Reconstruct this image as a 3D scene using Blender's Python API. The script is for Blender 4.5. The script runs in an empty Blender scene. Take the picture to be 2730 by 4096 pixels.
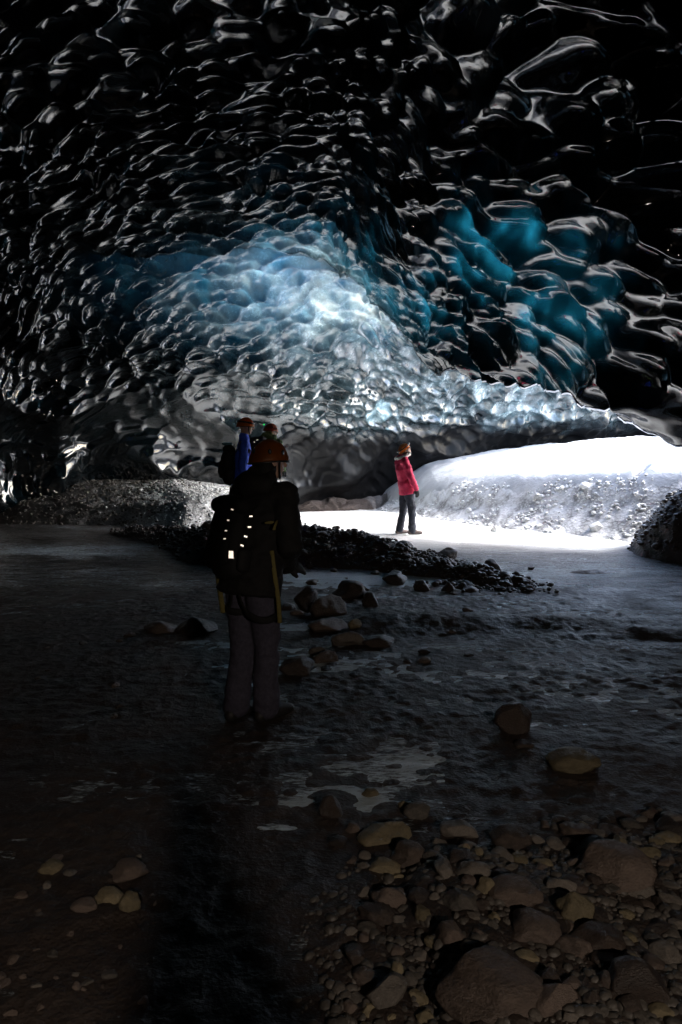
import bpy, bmesh, math, random
import numpy as np
from mathutils import Vector, Matrix, Euler

R = math.radians
rng = random.Random(7)
nrng = np.random.RandomState(11)
scene = bpy.context.scene
C = scene.collection

# ------------------------------------------------------------------ camera, sky, sun, exposure
FPX = 2730.0                      # focal length in photo pixels (24 mm, full frame)
CAM = Vector((0.0, 0.0, 1.6))
PITCH = math.atan(198 / FPX)      # looking slightly down
cam_d = bpy.data.cameras.new("camera")
cam = bpy.data.objects.new("camera", cam_d)
C.objects.link(cam)
cam.location = CAM
cam.rotation_euler = (math.pi / 2 - PITCH, 0, 0)
cam_d.sensor_fit = 'VERTICAL'
cam_d.sensor_height = 36
cam_d.lens = 24
cam_d.clip_start = 0.05
cam_d.clip_end = 6000
scene.camera = cam

SUN_DIR = Vector((0.73, 0.04, 0.66)).normalized()     # towards the sun
world = bpy.data.worlds.new("World")
scene.world = world
world.use_nodes = True
wn = world.node_tree.nodes
sky = wn.new('ShaderNodeTexSky')
sky.sky_type = 'NISHITA'
sky.sun_disc = False
sky.sun_elevation = math.asin(SUN_DIR.z)
sky.sun_rotation = math.atan2(SUN_DIR.x, SUN_DIR.y)
sky.dust_density = 3.0
sky.ozone_density = 1.0
world.node_tree.links.new(sky.outputs[0], wn['Background'].inputs[0])
wn['Background'].inputs[1].default_value = 0.15
sun_d = bpy.data.lights.new("sun", 'SUN')
sun_d.energy = 0.8
sun_d.angle = R(12)
sun_d.color = (0.90, 0.96, 1.0)
sun = bpy.data.objects.new("sun", sun_d)
C.objects.link(sun)
sun.rotation_euler = SUN_DIR.to_track_quat('Z', 'Y').to_euler()
sun.location = SUN_DIR * 60

scene.view_settings.view_transform = 'Standard'
scene.view_settings.look = 'None'
scene.view_settings.exposure = 3.4
scene.view_settings.gamma = 1.0
scene.cycles.use_denoising = True
scene.cycles.max_bounces = 10
scene.cycles.diffuse_bounces = 5
scene.cycles.glossy_bounces = 4
scene.cycles.sample_clamp_indirect = 6.0
scene.cycles.caustics_reflective = False


# ------------------------------------------------------------------ small helpers
def ray(px, py):
    cx, cy = (px - 1365) / FPX, (2048 - py) / FPX
    d = Vector((cx, 1.0, cy))
    d = Matrix.Rotation(-PITCH, 3, 'X') @ d
    return d.normalized()


def at_dist(px, py, y):
    """World point on a sight line at depth y (metres ahead)."""
    d = ray(px, py)
    return CAM + d * (y / d.y)


def at_z(px, py, z=0.0):
    d = ray(px, py)
    return CAM + d * ((z - CAM.z) / d.z)


def sstep(x, a, b):
    t = np.clip((x - a) / (b - a), 0, 1)
    return t * t * (3 - 2 * t)


def _hash(ix, iy, iz, seed):
    h = (ix.astype(np.int64) * 374761393 + iy.astype(np.int64) * 668265263 +
         iz.astype(np.int64) * 2147483647 + seed * 1274126177) & 0xFFFFFFFF
    h = ((h ^ (h >> 13)) * 1274126177) & 0xFFFFFFFF
    h = ((h ^ (h >> 16)) * 2246822519) & 0xFFFFFFFF
    h = h ^ (h >> 15)
    return (h & 0xFFFFFF) / float(0xFFFFFF)


def noise3(p, seed=0):
    i = np.floor(p).astype(np.int64)
    f = p - i
    u = f * f * f * (f * (f * 6 - 15) + 10)
    r = 0
    for dx in (0, 1):
        wx = u[:, 0] if dx else 1 - u[:, 0]
        for dy in (0, 1):
            wy = u[:, 1] if dy else 1 - u[:, 1]
            for dz in (0, 1):
                wz = u[:, 2] if dz else 1 - u[:, 2]
                r = r + wx * wy * wz * _hash(i[:, 0] + dx, i[:, 1] + dy, i[:, 2] + dz, seed)
    return r * 2 - 1


def fbm3(p, octv=4, seed=0, gain=0.5):
    r, a, s = 0, 1.0, 0
    q = np.array(p, dtype=float)
    for o in range(octv):
        r = r + a * noise3(q, seed + o * 17)
        s += a
        a *= gain
        q = q * 2.03 + 7.3
    return r / s


def cells3(p, seed=0, k=14.0, jit=0.9, flow=None):
    """Smoothed squared distance to the nearest of a jittered point set; with flow, also how far
    downstream of the nearest centre each point lies (scaled by a random slope per cell)."""
    i = np.floor(p).astype(np.int64)
    acc = np.zeros(len(p))
    dn = np.zeros(len(p))
    for dx in (-1, 0, 1):
        for dy in (-1, 0, 1):
            for dz in (-1, 0, 1):
                a, b, c = i[:, 0] + dx, i[:, 1] + dy, i[:, 2] + dz
                qx = a + 0.5 + jit * (_hash(a, b, c, seed) - 0.5)
                qy = b + 0.5 + jit * (_hash(a, b, c, seed + 5) - 0.5)
                qz = c + 0.5 + jit * (_hash(a, b, c, seed + 9) - 0.5)
                d2 = (p[:, 0] - qx) ** 2 + (p[:, 1] - qy) ** 2 + (p[:, 2] - qz) ** 2
                if flow is not None:
                    d2 = d2 + 0.30 * _hash(a, b, c, seed + 31)
                e = np.exp(-k * d2)
                acc += e
                if flow is not None:
                    fx = flow[0] + 1.1 * (_hash(a, b, c, seed + 21) - 0.5)
                    sl = 0.25 + 1.25 * _hash(a, b, c, seed + 13)
                    dn += e * sl * (fx * (p[:, 0] - qx) + flow[1] * (p[:, 1] - qy) + flow[2] * (p[:, 2] - qz))
    s = -np.log(acc + 1e-9) / k
    return s if flow is None else (s, dn / (acc + 1e-9))


def dents3(p, seed=0):
    """Separate soft hollows and a few lumps, one at most per cell; no shared ridges."""
    i = np.floor(p).astype(np.int64)
    h = np.zeros(len(p))
    for dx in (-1, 0, 1):
        for dy in (-1, 0, 1):
            for dz in (-1, 0, 1):
                a, b, c = i[:, 0] + dx, i[:, 1] + dy, i[:, 2] + dz
                fx = p[:, 0] - (a + 0.5 + 0.9 * (_hash(a, b, c, seed) - 0.5))
                fy = p[:, 1] - (b + 0.5 + 0.9 * (_hash(a, b, c, seed + 5) - 0.5))
                fz = p[:, 2] - (c + 0.5 + 0.9 * (_hash(a, b, c, seed + 9) - 0.5))
                r = 0.42 + 0.5 * _hash(a, b, c, seed + 13)
                am = _hash(a, b, c, seed + 17)
                am = np.where(am < 0.55, -(0.45 + am), np.where(am < 0.66, 0.45 * am, 0.0))
                tw = 0.9 * (_hash(a, b, c, seed + 23) - 0.5)
                u = (fx * fx + (fy + tw * fx + 0.5 * fx * fx) ** 2 + fz * fz) / (r * r)
                h += am * np.clip(1 - u, 0, 1) ** 2
    return h


def fb2(x, y, s, octv=3, seed=0):
    x = np.atleast_1d(np.asarray(x, float)).ravel()
    y = np.atleast_1d(np.asarray(y, float)).ravel()
    return fbm3(np.stack([x * s, y * s, np.full_like(x, 3.7)], 1), octv, seed)


def mesh_arrays(name, V, F, mat=None, attrs=None, smooth=True):
    me = bpy.data.meshes.new(name)
    V = np.asarray(V, np.float32)
    F = np.asarray(F, np.int32)
    n, k = F.shape
    me.vertices.add(len(V))
    me.vertices.foreach_set('co', V.ravel())
    me.loops.add(n * k)
    me.loops.foreach_set('vertex_index', F.ravel())
    me.polygons.add(n)
    me.polygons.foreach_set('loop_start', np.arange(0, n * k, k, dtype=np.int32))
    me.polygons.foreach_set('loop_total', np.full(n, k, np.int32))
    if smooth:
        me.polygons.foreach_set('use_smooth', np.ones(n, bool))
    me.update(calc_edges=True)
    for a, v in (attrs or {}).items():
        at = me.attributes.new(a, 'FLOAT', 'POINT')
        at.data.foreach_set('value', np.asarray(v, np.float32))
    if mat:
        me.materials.append(mat)
    return me


def link(name, me, parent=None):
    o = bpy.data.objects.new(name, me)
    C.objects.link(o)
    if parent is not None:
        o.parent = parent
    return o


def grid_faces(nr, nc):
    a = (np.arange(nr - 1)[:, None] * nc + np.arange(nc - 1)[None, :]).ravel()
    return np.stack([a, a + 1, a + nc + 1, a + nc], 1)


def tag(o, label, cat, group=None):
    o['label'] = label
    o['category'] = cat
    if group:
        o['group'] = group
    return o


def empty(name, loc=(0, 0, 0), rz=0.0):
    o = bpy.data.objects.new(name, None)
    C.objects.link(o)
    o.location = loc
    o.rotation_euler = (0, 0, rz)
    return o


# ------------------------------------------------------------------ materials
class NT:
    def __init__(self, name):
        self.m = bpy.data.materials.new(name)
        self.m.use_nodes = True
        self.t = self.m.node_tree
        self.b = self.t.nodes['Principled BSDF']
        self.out = self.t.nodes['Material Output']

    def n(self, typ, **kw):
        nd = self.t.nodes.new(typ)
        for k, v in kw.items():
            if k.startswith('i_'):
                nd.inputs[k[2:].replace('_', ' ')].default_value = v
            else:
                setattr(nd, k, v)
        return nd

    def l(self, a, b):
        self.t.links.new(a, b)

    def attr(self, name):
        return self.n('ShaderNodeAttribute', attribute_name=name).outputs['Fac']

    def noise(self, scale, detail=4, rough=0.55, vec=None, mapscale=None):
        nd = self.n('ShaderNodeTexNoise')
        nd.inputs['Scale'].default_value = scale
        nd.inputs['Detail'].default_value = detail
        nd.inputs['Roughness'].default_value = rough
        co = self.n('ShaderNodeTexCoord').outputs['Object'] if vec is None else vec
        if mapscale:
            mp = self.n('ShaderNodeMapping')
            mp.inputs['Scale'].default_value = mapscale
            self.l(co, mp.inputs['Vector'])
            co = mp.outputs[0]
        self.l(co, nd.inputs['Vector'])
        return nd.outputs['Fac']

    def ramp(self, fac, stops):
        r = self.n('ShaderNodeValToRGB')
        e = r.color_ramp.elements
        while len(e) < len(stops):
            e.new(0.5)
        for i, (p, c) in enumerate(stops):
            e[i].position = p
            e[i].color = (*c, 1) if len(c) == 3 else c
        self.l(fac, r.inputs[0])
        return r.outputs[0]

    def mix(self, fac, a, b, typ='MIX'):
        m = self.n('ShaderNodeMix', data_type='RGBA', blend_type=typ)
        if isinstance(fac, (int, float)):
            m.inputs[0].default_value = fac
        else:
            self.l(fac, m.inputs[0])
        for s, v in ((m.inputs[6], a), (m.inputs[7], b)):
            if isinstance(v, tuple):
                s.default_value = (*v, 1) if len(v) == 3 else v
            else:
                self.l(v, s)
        return m.outputs[2]

    def math(self, op, a, b=0.0, clamp=False):
        m = self.n('ShaderNodeMath', operation=op, use_clamp=clamp)
        for s, v in zip(m.inputs, (a, b)):
            if isinstance(v, (int, float)):
                s.default_value = v
            else:
                self.l(v, s)
        return m.outputs[0]

    def base(self, c):
        if isinstance(c, tuple):
            self.b.inputs['Base Color'].default_value = (*c, 1)
        else:
            self.l(c, self.b.inputs['Base Color'])

    def rough(self, v):
        if isinstance(v, (int, float)):
            self.b.inputs['Roughness'].default_value = v
        else:
            self.l(v, self.b.inputs['Roughness'])

    def bump(self, h, strength=0.3, dist=0.02):
        b = self.n('ShaderNodeBump')
        b.inputs['Strength'].default_value = strength
        b.inputs['Distance'].default_value = dist
        self.l(h, b.inputs['Height'])
        self.l(b.outputs[0], self.b.inputs['Normal'])
        return b.outputs[0]


def mat_simple(name, col, rough=0.7, var=0.25, scale=30, bump=0.2, dist=0.004, metallic=0, spec=0.5):
    m = NT(name)
    f = m.noise(scale, 4)
    lo = tuple(c * (1 - var) for c in col)
    hi = tuple(min(1, c * (1 + var)) for c in col)
    m.base(m.ramp(f, [(0.3, lo), (0.7, hi)]))
    m.rough(rough)
    m.b.inputs['Metallic'].default_value = metallic
    m.b.inputs['Specular IOR Level'].default_value = spec
    if bump:
        m.bump(f, bump, dist)
    return m.m


def mat_ice():
    m = NT('glacier_ice')
    lit_frost, dirt, thin = m.attr('lit_frost'), m.attr('dirt'), m.attr('thin')
    n1 = m.noise(1.3, 6, 0.62)
    n2 = m.noise(2.6, 6, 0.62)
    n3 = m.noise(16.0, 3, 0.6)
    clear = m.ramp(n1, [(0.35, (0.0008, 0.0014, 0.002)), (0.7, (0.003, 0.007, 0.010))])
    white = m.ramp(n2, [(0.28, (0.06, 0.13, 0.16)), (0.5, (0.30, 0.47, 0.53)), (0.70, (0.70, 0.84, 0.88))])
    ff = m.math('MULTIPLY', lit_frost, m.ramp(n2, [(0.25, (0.35, 0.35, 0.35)), (0.65, (1, 1, 1))]), True)
    speck = m.math('MULTIPLY', m.ramp(m.math('ADD', m.math('MULTIPLY', n3, 0.55), m.math('MULTIPLY', n2, 0.45)), [(0.54, (0, 0, 0)), (0.60, (1, 1, 1))]), m.math('MULTIPLY', lit_frost, 1.6, True))
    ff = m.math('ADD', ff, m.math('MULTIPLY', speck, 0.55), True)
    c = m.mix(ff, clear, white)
    dcol = m.ramp(n1, [(0.3, (0.002, 0.002, 0.0022)), (0.7, (0.008, 0.008, 0.0085))])
    c = m.mix(dirt, c, dcol)
    m.base(c)
    r = m.math('ADD', m.math('MULTIPLY', lit_frost, 0.05), 0.05)
    r = m.math('ADD', r, m.math('MULTIPLY', dirt, 0.30))
    m.rough(r)
    m.b.inputs['IOR'].default_value = 1.50
    m.l(m.math('SUBTRACT', 1.0, m.math('MULTIPLY', dirt, 0.9)), m.b.inputs['Specular IOR Level'])
    h = m.math('ADD', n2, m.math('MULTIPLY', n3, 0.25))
    nb = m.bump(h, 0.09, 0.06)
    tr = m.n('ShaderNodeBsdfTranslucent')
    m.l(m.mix(m.math('MULTIPLY', lit_frost, 1.0, True), m.ramp(n2, [(0.3, (0.004, 0.10, 0.18)), (0.7, (0.018, 0.33, 0.50))]), (0.80, 0.86, 0.74)), tr.inputs['Color'])
    mx = m.n('ShaderNodeMixShader')
    m.l(thin, mx.inputs[0])
    m.l(m.b.outputs[0], mx.inputs[1])
    m.l(tr.outputs[0], mx.inputs[2])
    m.l(mx.outputs[0], m.out.inputs['Surface'])
    return m.m


def mat_ground():
    m = NT('wet_gravel')
    pale = m.attr('pale')
    n1 = m.noise(2.2, 5)
    v = m.n('ShaderNodeTexVoronoi')
    v.inputs['Scale'].default_value = 16
    m.l(m.n('ShaderNodeTexCoord').outputs['Object'], v.inputs['Vector'])
    c1 = m.ramp(n1, [(0.3, (0.022, 0.016, 0.014)), (0.7, (0.075, 0.055, 0.045))])
    c2 = m.mix(m.ramp(n1, [(0.42, (0, 0, 0)), (0.58, (0.85, 0.85, 0.85))]), m.ramp(v.outputs['Distance'], [(0.1, (0.5, 0.51, 0.51)), (0.7, (0.20, 0.20, 0.20))]), (0.72, 0.74, 0.76))
    m.base(m.mix(pale, c1, c2))
    m.rough(m.ramp(n1, [(0.3, (0.4, 0.4, 0.4)), (0.7, (0.75, 0.75, 0.75))]))
    m.bump(m.math('ADD', v.outputs['Distance'], m.noise(60, 4)), 0.5, 0.03)
    return m.m


def mat_floor_ice():
    m = NT('stream_ice')
    white, wet = m.attr('white'), m.attr('wet')
    n1 = m.noise(1.3, 6, 0.65, mapscale=(0.8, 3.4, 1))
    n2 = m.noise(6.5, 6, 0.70, mapscale=(0.55, 2.8, 1))
    n3 = m.noise(30.0, 4, 0.7, mapscale=(0.65, 2.0, 1))
    nn = m.math('ADD', m.math('ADD', m.math('MULTIPLY', n1, 0.10), m.math('MULTIPLY', n2, 0.40)), m.math('MULTIPLY', n3, 0.50))
    # streaks of pale ice crust over dark ice and silt, reflections painted in
    crust = m.ramp(m.math('ADD', nn, m.math('MULTIPLY', m.math('SUBTRACT', wet, 0.34), 0.24)), [(0.48, (0, 0, 0)), (0.575, (1, 1, 1))])
    dark = m.ramp(n2, [(0.3, (0.020, 0.015, 0.013)), (0.6, (0.048, 0.040, 0.036))])
    c = m.mix(crust, dark, (0.66, 0.77, 0.84))
    w = m.ramp(n2, [(0.3, (0.60, 0.64, 0.67)), (0.6, (0.86, 0.88, 0.89))])
    wf = m.math('MULTIPLY', white, 1.0, True)
    m.base(m.mix(wf, c, w))
    rr = m.ramp(n2, [(0.36, (0.55, 0.55, 0.55)), (0.60, (0.22, 0.22, 0.22))])
    rr = m.mix(crust, rr, (0.07, 0.07, 0.07))
    m.rough(m.math('ADD', rr, m.math('MULTIPLY', wf, 0.35), True))
    m.b.inputs['IOR'].default_value = 1.33
    m.l(m.math('ADD', 0.45, m.math('MULTIPLY', crust, 0.55)), m.b.inputs['Specular IOR Level'])
    h = m.math('ADD', m.math('ADD', m.math('MULTIPLY', n2, 1.0), m.math('MULTIPLY', n3, 0.45)), m.math('MULTIPLY', crust, 0.25))
    m.bump(h, 0.7, 0.05)
    return m.m


def mat_snow(name='snow', gain=1.0):
    m = NT(name)
    n1 = m.noise(1.2, 5, 0.6)
    n2 = m.noise(9, 5, 0.6)
    lo, hi = [tuple(min(0.9, v * gain) for v in c) for c in ((0.36, 0.38, 0.40), (0.58, 0.60, 0.62))]
    m.base(m.ramp(n1, [(0.3, lo), (0.62, hi)]))
    m.rough(0.6)
    m.bump(m.math('ADD', n1, m.math('MULTIPLY', n2, 0.4)), 0.5, 0.08)
    return m.m


def mat_stone(name, lo, hi, rough=0.55):
    m = NT(name)
    info = m.n('ShaderNodeObjectInfo')
    n1 = m.noise(2.4, 6, 0.65)
    n2 = m.noise(14, 4, 0.6)
    c = m.ramp(m.math('ADD', m.math('MULTIPLY', n1, 0.6), m.math('MULTIPLY', info.outputs['Random'], 0.5)),
               [(0.25, lo), (0.75, hi)])
    c = m.mix(m.math('MULTIPLY', m.ramp(n2, [(0.45, (0, 0, 0)), (0.75, (1, 1, 1))]), 0.45), c,
              tuple(v * 0.45 for v in lo))
    m.base(c)
    m.rough(rough)
    m.bump(m.math('ADD', n1, m.math('MULTIPLY', n2, 0.5)), 0.45, 0.06)
    return m.m


ICE = mat_ice()
GROUND = mat_ground()
FLOOR = mat_floor_ice()
SNOW = mat_snow()
FRESH = mat_snow('fresh_snow', 1.45)
ST_BROWN = mat_stone('brown_stone', (0.045, 0.034, 0.029), (0.19, 0.145, 0.12))
ST_GREY = mat_stone('grey_stone', (0.06, 0.055, 0.05), (0.24, 0.21, 0.18))
ST_OCHRE = mat_stone('ochre_stone', (0.15, 0.125, 0.075), (0.34, 0.28, 0.175))
ST_DARK = mat_stone('dark_wet_stone', (0.020, 0.016, 0.015), (0.075, 0.055, 0.045), 0.4)
ST_PALE = mat_stone('frosted_lit_stone', (0.42, 0.43, 0.44), (0.80, 0.82, 0.83), 0.7)  # frosted rubble; on the left bank its paleness stands for daylight

# ------------------------------------------------------------------ terrain heights
BASE_LINE = [(0.2, 22.5), (1.3, 19.6), (2.2, 17.2), (3.3, 14.8), (4.9, 12.4), (6.4, 10.8), (9.5, 8.0)]
BAR = [(-4.2, 13.6, 0.02, 0.4), (-3.0, 12.4, 0.08, 0.5), (-1.7, 11.0, 0.36, 0.8), (-0.5, 10.8, 0.38, 0.7), (0.7, 10.3, 0.22, 0.52),
       (1.6, 9.6, 0.12, 0.42), (2.15, 8.9, 0.05, 0.32)]
LEFT_BASE = [(-16, 15.6), (-8.6, 15.2), (-5.2, 15.0), (-3.3, 14.2), (-2.5, 14.8), (-2.0, 16.8), (-1.9, 19.5)]


def polyline_signed(x, y, pts):
    """Distance to a polyline, positive on its left side; also how far along (0..1)."""
    best = np.full(x.shape, 1e9)
    sgn = np.zeros(x.shape)
    along = np.zeros(x.shape)
    n = len(pts) - 1
    for i in range(n):
        ax, ay = pts[i][:2]
        bx, by = pts[i + 1][:2]
        ex, ey = bx - ax, by - ay
        t = np.clip(((x - ax) * ex + (y - ay) * ey) / (ex * ex + ey * ey), 0, 1)
        dx, dy = x - ax - t * ex, y - ay - t * ey
        d = np.hypot(dx, dy)
        cr = ex * (y - ay) - ey * (x - ax)
        m = d < best
        best = np.where(m, d, best)
        sgn = np.where(m, np.sign(cr), sgn)
        along = np.where(m, (i + t) / n, along)
    return best * sgn, along


def ice_z(x, y):
    return 0.2 * sstep(y, 8.0, 13.0)


def right_bank(x, y):
    d, a = polyline_signed(x, y, BASE_LINE)      # right/far side positive
    step = 0.28 + 0.62 * sstep(a, 0.25, 0.75)
    w = 0.7 + 0.6 * sstep(a, 0.2, 0.7)
    h = 0.2 + step * sstep(d, 0, w) ** 0.8
    top = np.interp(x, [0.5, 1.6, 2.6, 3.6, 4.9, 7.5, 12.0], [0.6, 1.1, 1.62, 1.78, 1.98, 2.22, 2.3])
    h = h + np.maximum(top - h, 0) * (1 - np.exp(-np.maximum(d - w * 0.6, 0) * np.interp(x, [1.5, 4.5, 7], [1.7, 0.95, 0.65])))
    return np.where(d > -0.1, h + np.minimum(d, 0) * 2, -1.0), d, w


def ground_parts(x, y):
    x = np.asarray(x, float)
    y = np.asarray(y, float)
    n1 = fb2(x, y, 0.8, 4, 3).reshape(x.shape)
    n2 = fb2(x, y, 3.5, 3, 9).reshape(x.shape)
    base = -0.075 + 0.055 * n1 + 0.03 * n2
    # shallow ridges that break the ice in the middle distance
    for (cx, cy, lx, ly, hh) in ((1.7, 6.7, 1.5, 0.34, 0.15), (3.0, 6.2, 1.4, 0.28, 0.12), (1.2, 4.6, 1.4, 0.2, 0.06),
                                 (-2.4, 4.6, 1.6, 0.6, 0.09), (-1.5, 6.2, 0.7, 0.35, 0.08), (3.6, 9.6, 0.5, 0.15, 0.06),
                                 (0.35, 6.7, 0.7, 0.7, 0.10), (0.1, 5.2, 0.5, 0.5, 0.08)):
        base = base + hh * np.exp(-((x - cx) / lx) ** 2 - ((y - cy) / ly) ** 2)
    # foreground gravel bed
    edge = 2.75 + 0.42 * np.clip(x, 0, 3) + 0.35 * n1
    fg = sstep(edge - y, -0.15, 0.5) * sstep(x + 0.25 * n1, 0.06, 0.42)
    fgl = sstep(2.75 - y + 0.3 * n1, 0, 0.6) * sstep(-x, 0.2, 0.6) * 0.55
    base = base + 0.13 * fg + 0.10 * fgl
    bar = np.full(x.shape, -1.0)
    for i in range(len(BAR) - 1):
        ax, ay, ah, aw = BAR[i]
        bx, by, bh, bw = BAR[i + 1]
        ex, ey = bx - ax, by - ay
        t = np.clip(((x - ax) * ex + (y - ay) * ey) / (ex * ex + ey * ey), 0, 1)
        d = np.hypot(x - ax - t * ex, y - ay - t * ey)
        hh, ww = ah + (bh - ah) * t, aw + (bw - aw) * t
        bar = np.maximum(bar, (hh + 0.1) * np.clip(1 - (d / (ww * 1.25)) ** 2, 0, 1) - 0.06 + (0.05 + 0.10 * np.clip(1 - (d / (ww * 1.25)) ** 2, 0, 1) ** 0.5) * n2)
    bar = bar + ice_z(x, y) * (bar > -0.05)
    d, a = polyline_signed(x, y, LEFT_BASE)
    hh = np.where(x > -4, 1.05 + 0.33 * sstep(x, -4.0, -2.6), 1.05)
    left = np.where(d > -0.2, 0.05 + hh * (0.55 * sstep(d, 0.0, 0.9) + 0.45 * sstep(d, 0.5, 2.3)) + 0.05 * n1, -1.0)
    left = left * sstep(-x, 1.5, 2.4) + (1 - sstep(-x, 1.5, 2.4)) * -0.2
    rb, dr, w = right_bank(x, y)
    rb = np.where(dr > 0, rb + 0.04 * n1 * sstep(dr, 0, 0.4), rb)
    md = np.hypot((x - 6.6) / 1.9, (y - 11.0) / 1.35)
    mound = 1.55 * np.clip(1 - md ** 2, 0, 1) ** 0.8 + 0.14 * n2 * (md < 1) - 0.3 * (md > 1)
    # low rubble apron at the foot of the far wall
    rub = (0.55 + 0.15 * n2) * sstep(y - 0.35 * x, 19.2, 21.0)
    base = base + ice_z(x, y)
    return base, bar, left, rb, mound, rub, dr, w


def ground_h(x, y):
    b, bar, left, rb, mound, rub, dr, w = ground_parts(x, y)
    return np.maximum.reduce([b, bar, left, rb, mound, rub])


def gz(x, y):
    return float(ground_h(np.array([x]), np.array([y]))[0])


def top_z(x, y):
    return max(gz(x, y), float(ice_z(np.array([x]), np.array([y]))[0]))


# ground sheet, finer near the camera
ys = np.concatenate([np.arange(-7, 1.2, 0.25), np.arange(1.2, 5, 0.022), np.arange(5, 12, 0.045), np.arange(12, 26.01, 0.07)])
xs = np.concatenate([np.arange(-15, -6, 0.15), np.arange(-6, -2.6, 0.05), np.arange(-2.6, 2.6, 0.026), np.arange(2.6, 8, 0.045), np.arange(8, 22.01, 0.3)])
X, Y = np.meshgrid(xs, ys)
xf, yf = X.ravel(), Y.ravel()
b_, bar_, left_, rb_, mound_, rub_, dr_, w_ = ground_parts(xf, yf)
Z = np.maximum.reduce([b_, bar_, left_, rb_, mound_, rub_])
peb = np.clip(0.32 - cells3(np.stack([xf * 11, yf * 11, np.zeros_like(xf)], 1), 4, 18), 0, 1)
peb2 = np.clip(0.32 - cells3(np.stack([xf * 5, yf * 5, np.zeros_like(xf)], 1), 8, 16), 0, 1)
slope_far = sstep(yf, 8.5, 11)
Z = Z + (0.055 * peb * (1 - 0.3 * slope_far) + 0.10 * peb2 * (0.35 + 0.9 * slope_far)) * (0.4 + 0.6 * sstep(fb2(xf, yf, 1.2, 2, 31), -0.4, 0.4))
pale = np.maximum(np.where((left_ > b_) & (left_ > bar_ + 0.02), 0.95 * sstep(xf, -8, -3.2) + 0.05, 0), np.where((rb_ > b_) & (rb_ > mound_), 1.0, 0))  # left bank: daylight fading leftwards is put into its colour
pale = np.where(mound_ >= Z - 0.15, 0.05, pale)  # mound kept dark: the curtain's shade is put into its colour
pale = np.where((rub_ >= Z - 0.2) & (rub_ > b_ + .1), np.maximum(pale * 0.2, 0.03), pale)
me = mesh_arrays('ground', np.stack([xf, yf, Z], 1), grid_faces(len(ys), len(xs)), GROUND, {'pale': pale})
g = link('ground', me)
g['kind'] = 'structure'

# snow outside, to the horizon
bm = bmesh.new()
ring_in = [(22, -60), (22, 60)]
vs = [bm.verts.new(p) for p in ((9.5, -3000, -0.6), (3000, -3000, -0.6), (3000, 3000, -0.6), (9.5, 3000, -0.6))]
bm.faces.new(vs)
me = bpy.data.meshes.new('snow_field')
bm.to_mesh(me)
bm.free()
me.materials.append(FRESH)
o = link('snow_field', me)
o['kind'] = 'structure'

# frozen stream: one sheet of ice that the gravel breaks through
ys2 = np.concatenate([np.arange(-3, 1.5, 0.2), np.arange(1.5, 8, 0.03), np.arange(8, 23, 0.06)])
xs2 = np.concatenate([np.arange(-10, -3, 0.08), np.arange(-3, 4, 0.035), np.arange(4, 7.5, 0.06)])
X, Y = np.meshgrid(xs2, ys2)
xf, yf = X.ravel(), Y.ravel()
q = np.stack([xf * 1.1, yf * 3.2, np.zeros_like(xf)], 1)
zi = ice_z(xf, yf) + 0.014 * fbm3(q, 4, 21) * (1 - 0.5 * sstep(yf, 9, 11)) + 0.012 * fbm3(q * 0.35, 3, 29)
zi = zi - 0.02 * np.maximum(fbm3(np.stack([xf * 2.3, yf * 7.5, np.zeros_like(xf)], 1), 3, 41), 0)
wht = sstep(yf - 0.10 * xf * 0 + 0.5 * fb2(xf, yf, 0.5, 3, 55) + 0.35 * fb2(xf * 0.5, yf * 3, 1.5, 3, 56), 10.4, 12.6) * sstep(xf, -3.4, -1.6)
wet = 0.12 + 0.55 * fb2(xf * 0.55, yf * 1.6, 0.9, 4, 91) * sstep(yf, 2, 4)  # crust amount: pale ice patches with reflected light put into their colour
for pxa, pya, lx, ly, am in ((1310, 3330, .24, .30, 1.25), (1400, 3200, .25, .12, .7), (1800, 3080, .75, .20, .45), (2350, 2930, .7, .20, .6), (2650, 2830, .6, .3, .7), (1500, 2700, .9, .5, .45),
                             (960, 2640, .35, .9, .75), (1140, 2560, .35, .9, .8), (1450, 2440, .6, .9, .8), (1330, 2330, .8, .8, .8), (2100, 2330, 2.4, 1.1, .45), (2300, 2450, 2.2, .45, .5),
                             (1700, 2620, 1.2, .25, .5), (1900, 2760, .7, .2, .6), (800, 2620, .4, .5, .4), (300, 2240, 1.6, .5, .35), (700, 2330, 1.2, .8, .3), (2500, 2650, .9, .2, .4), (250, 3150, .6, .35, .12)):
    g_ = at_z(pxa, pya, 0.0)
    wet = wet + am * np.exp(-((xf - g_.x) / lx) ** 2 - ((yf - g_.y) / ly) ** 2)
wht = np.clip(np.maximum(wht, 0.14 * sstep(yf, 4.5, 9.5) * sstep(xf, -3.5, 0.5) * (0.6 + 0.8 * fb2(xf * .6, yf * 2, 1.1, 3, 95))), 0, 1)  # mid-floor lightened: glow from the far wall is put into the ice colour
wet = np.clip(wet, 0, 1)
me = mesh_arrays('water', np.stack([xf, yf, zi], 1), grid_faces(len(ys2), len(xs2)), FLOOR, {'white': wht, 'wet': wet})
o = link('frozen_stream', me)
o['kind'] = 'structure'

# snow bank on the right
xs3 = np.concatenate([np.arange(0.2, 9.5, 0.05), np.arange(9.5, 24, 0.4)])
ys3 = np.concatenate([np.arange(8.5, 24.5, 0.06)])
X, Y = np.meshgrid(xs3, ys3)
xf, yf = X.ravel(), Y.ravel()
rb, dr, w = right_bank(xf, yf)
nn = fb2(xf, yf, 1.3, 4, 61)
n5 = fb2(xf, yf, 0.45, 2, 67)
zs = rb + 0.10 * nn * sstep(dr, 0.5, 2.5) + 0.12 * n5 + (0.11 * sstep(dr, w * 0.68 + 0.2 * nn, w * 1.0 + 0.24 * nn) - 0.05) + 0.012 * fb2(xf, yf, 7, 3, 63)
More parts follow.
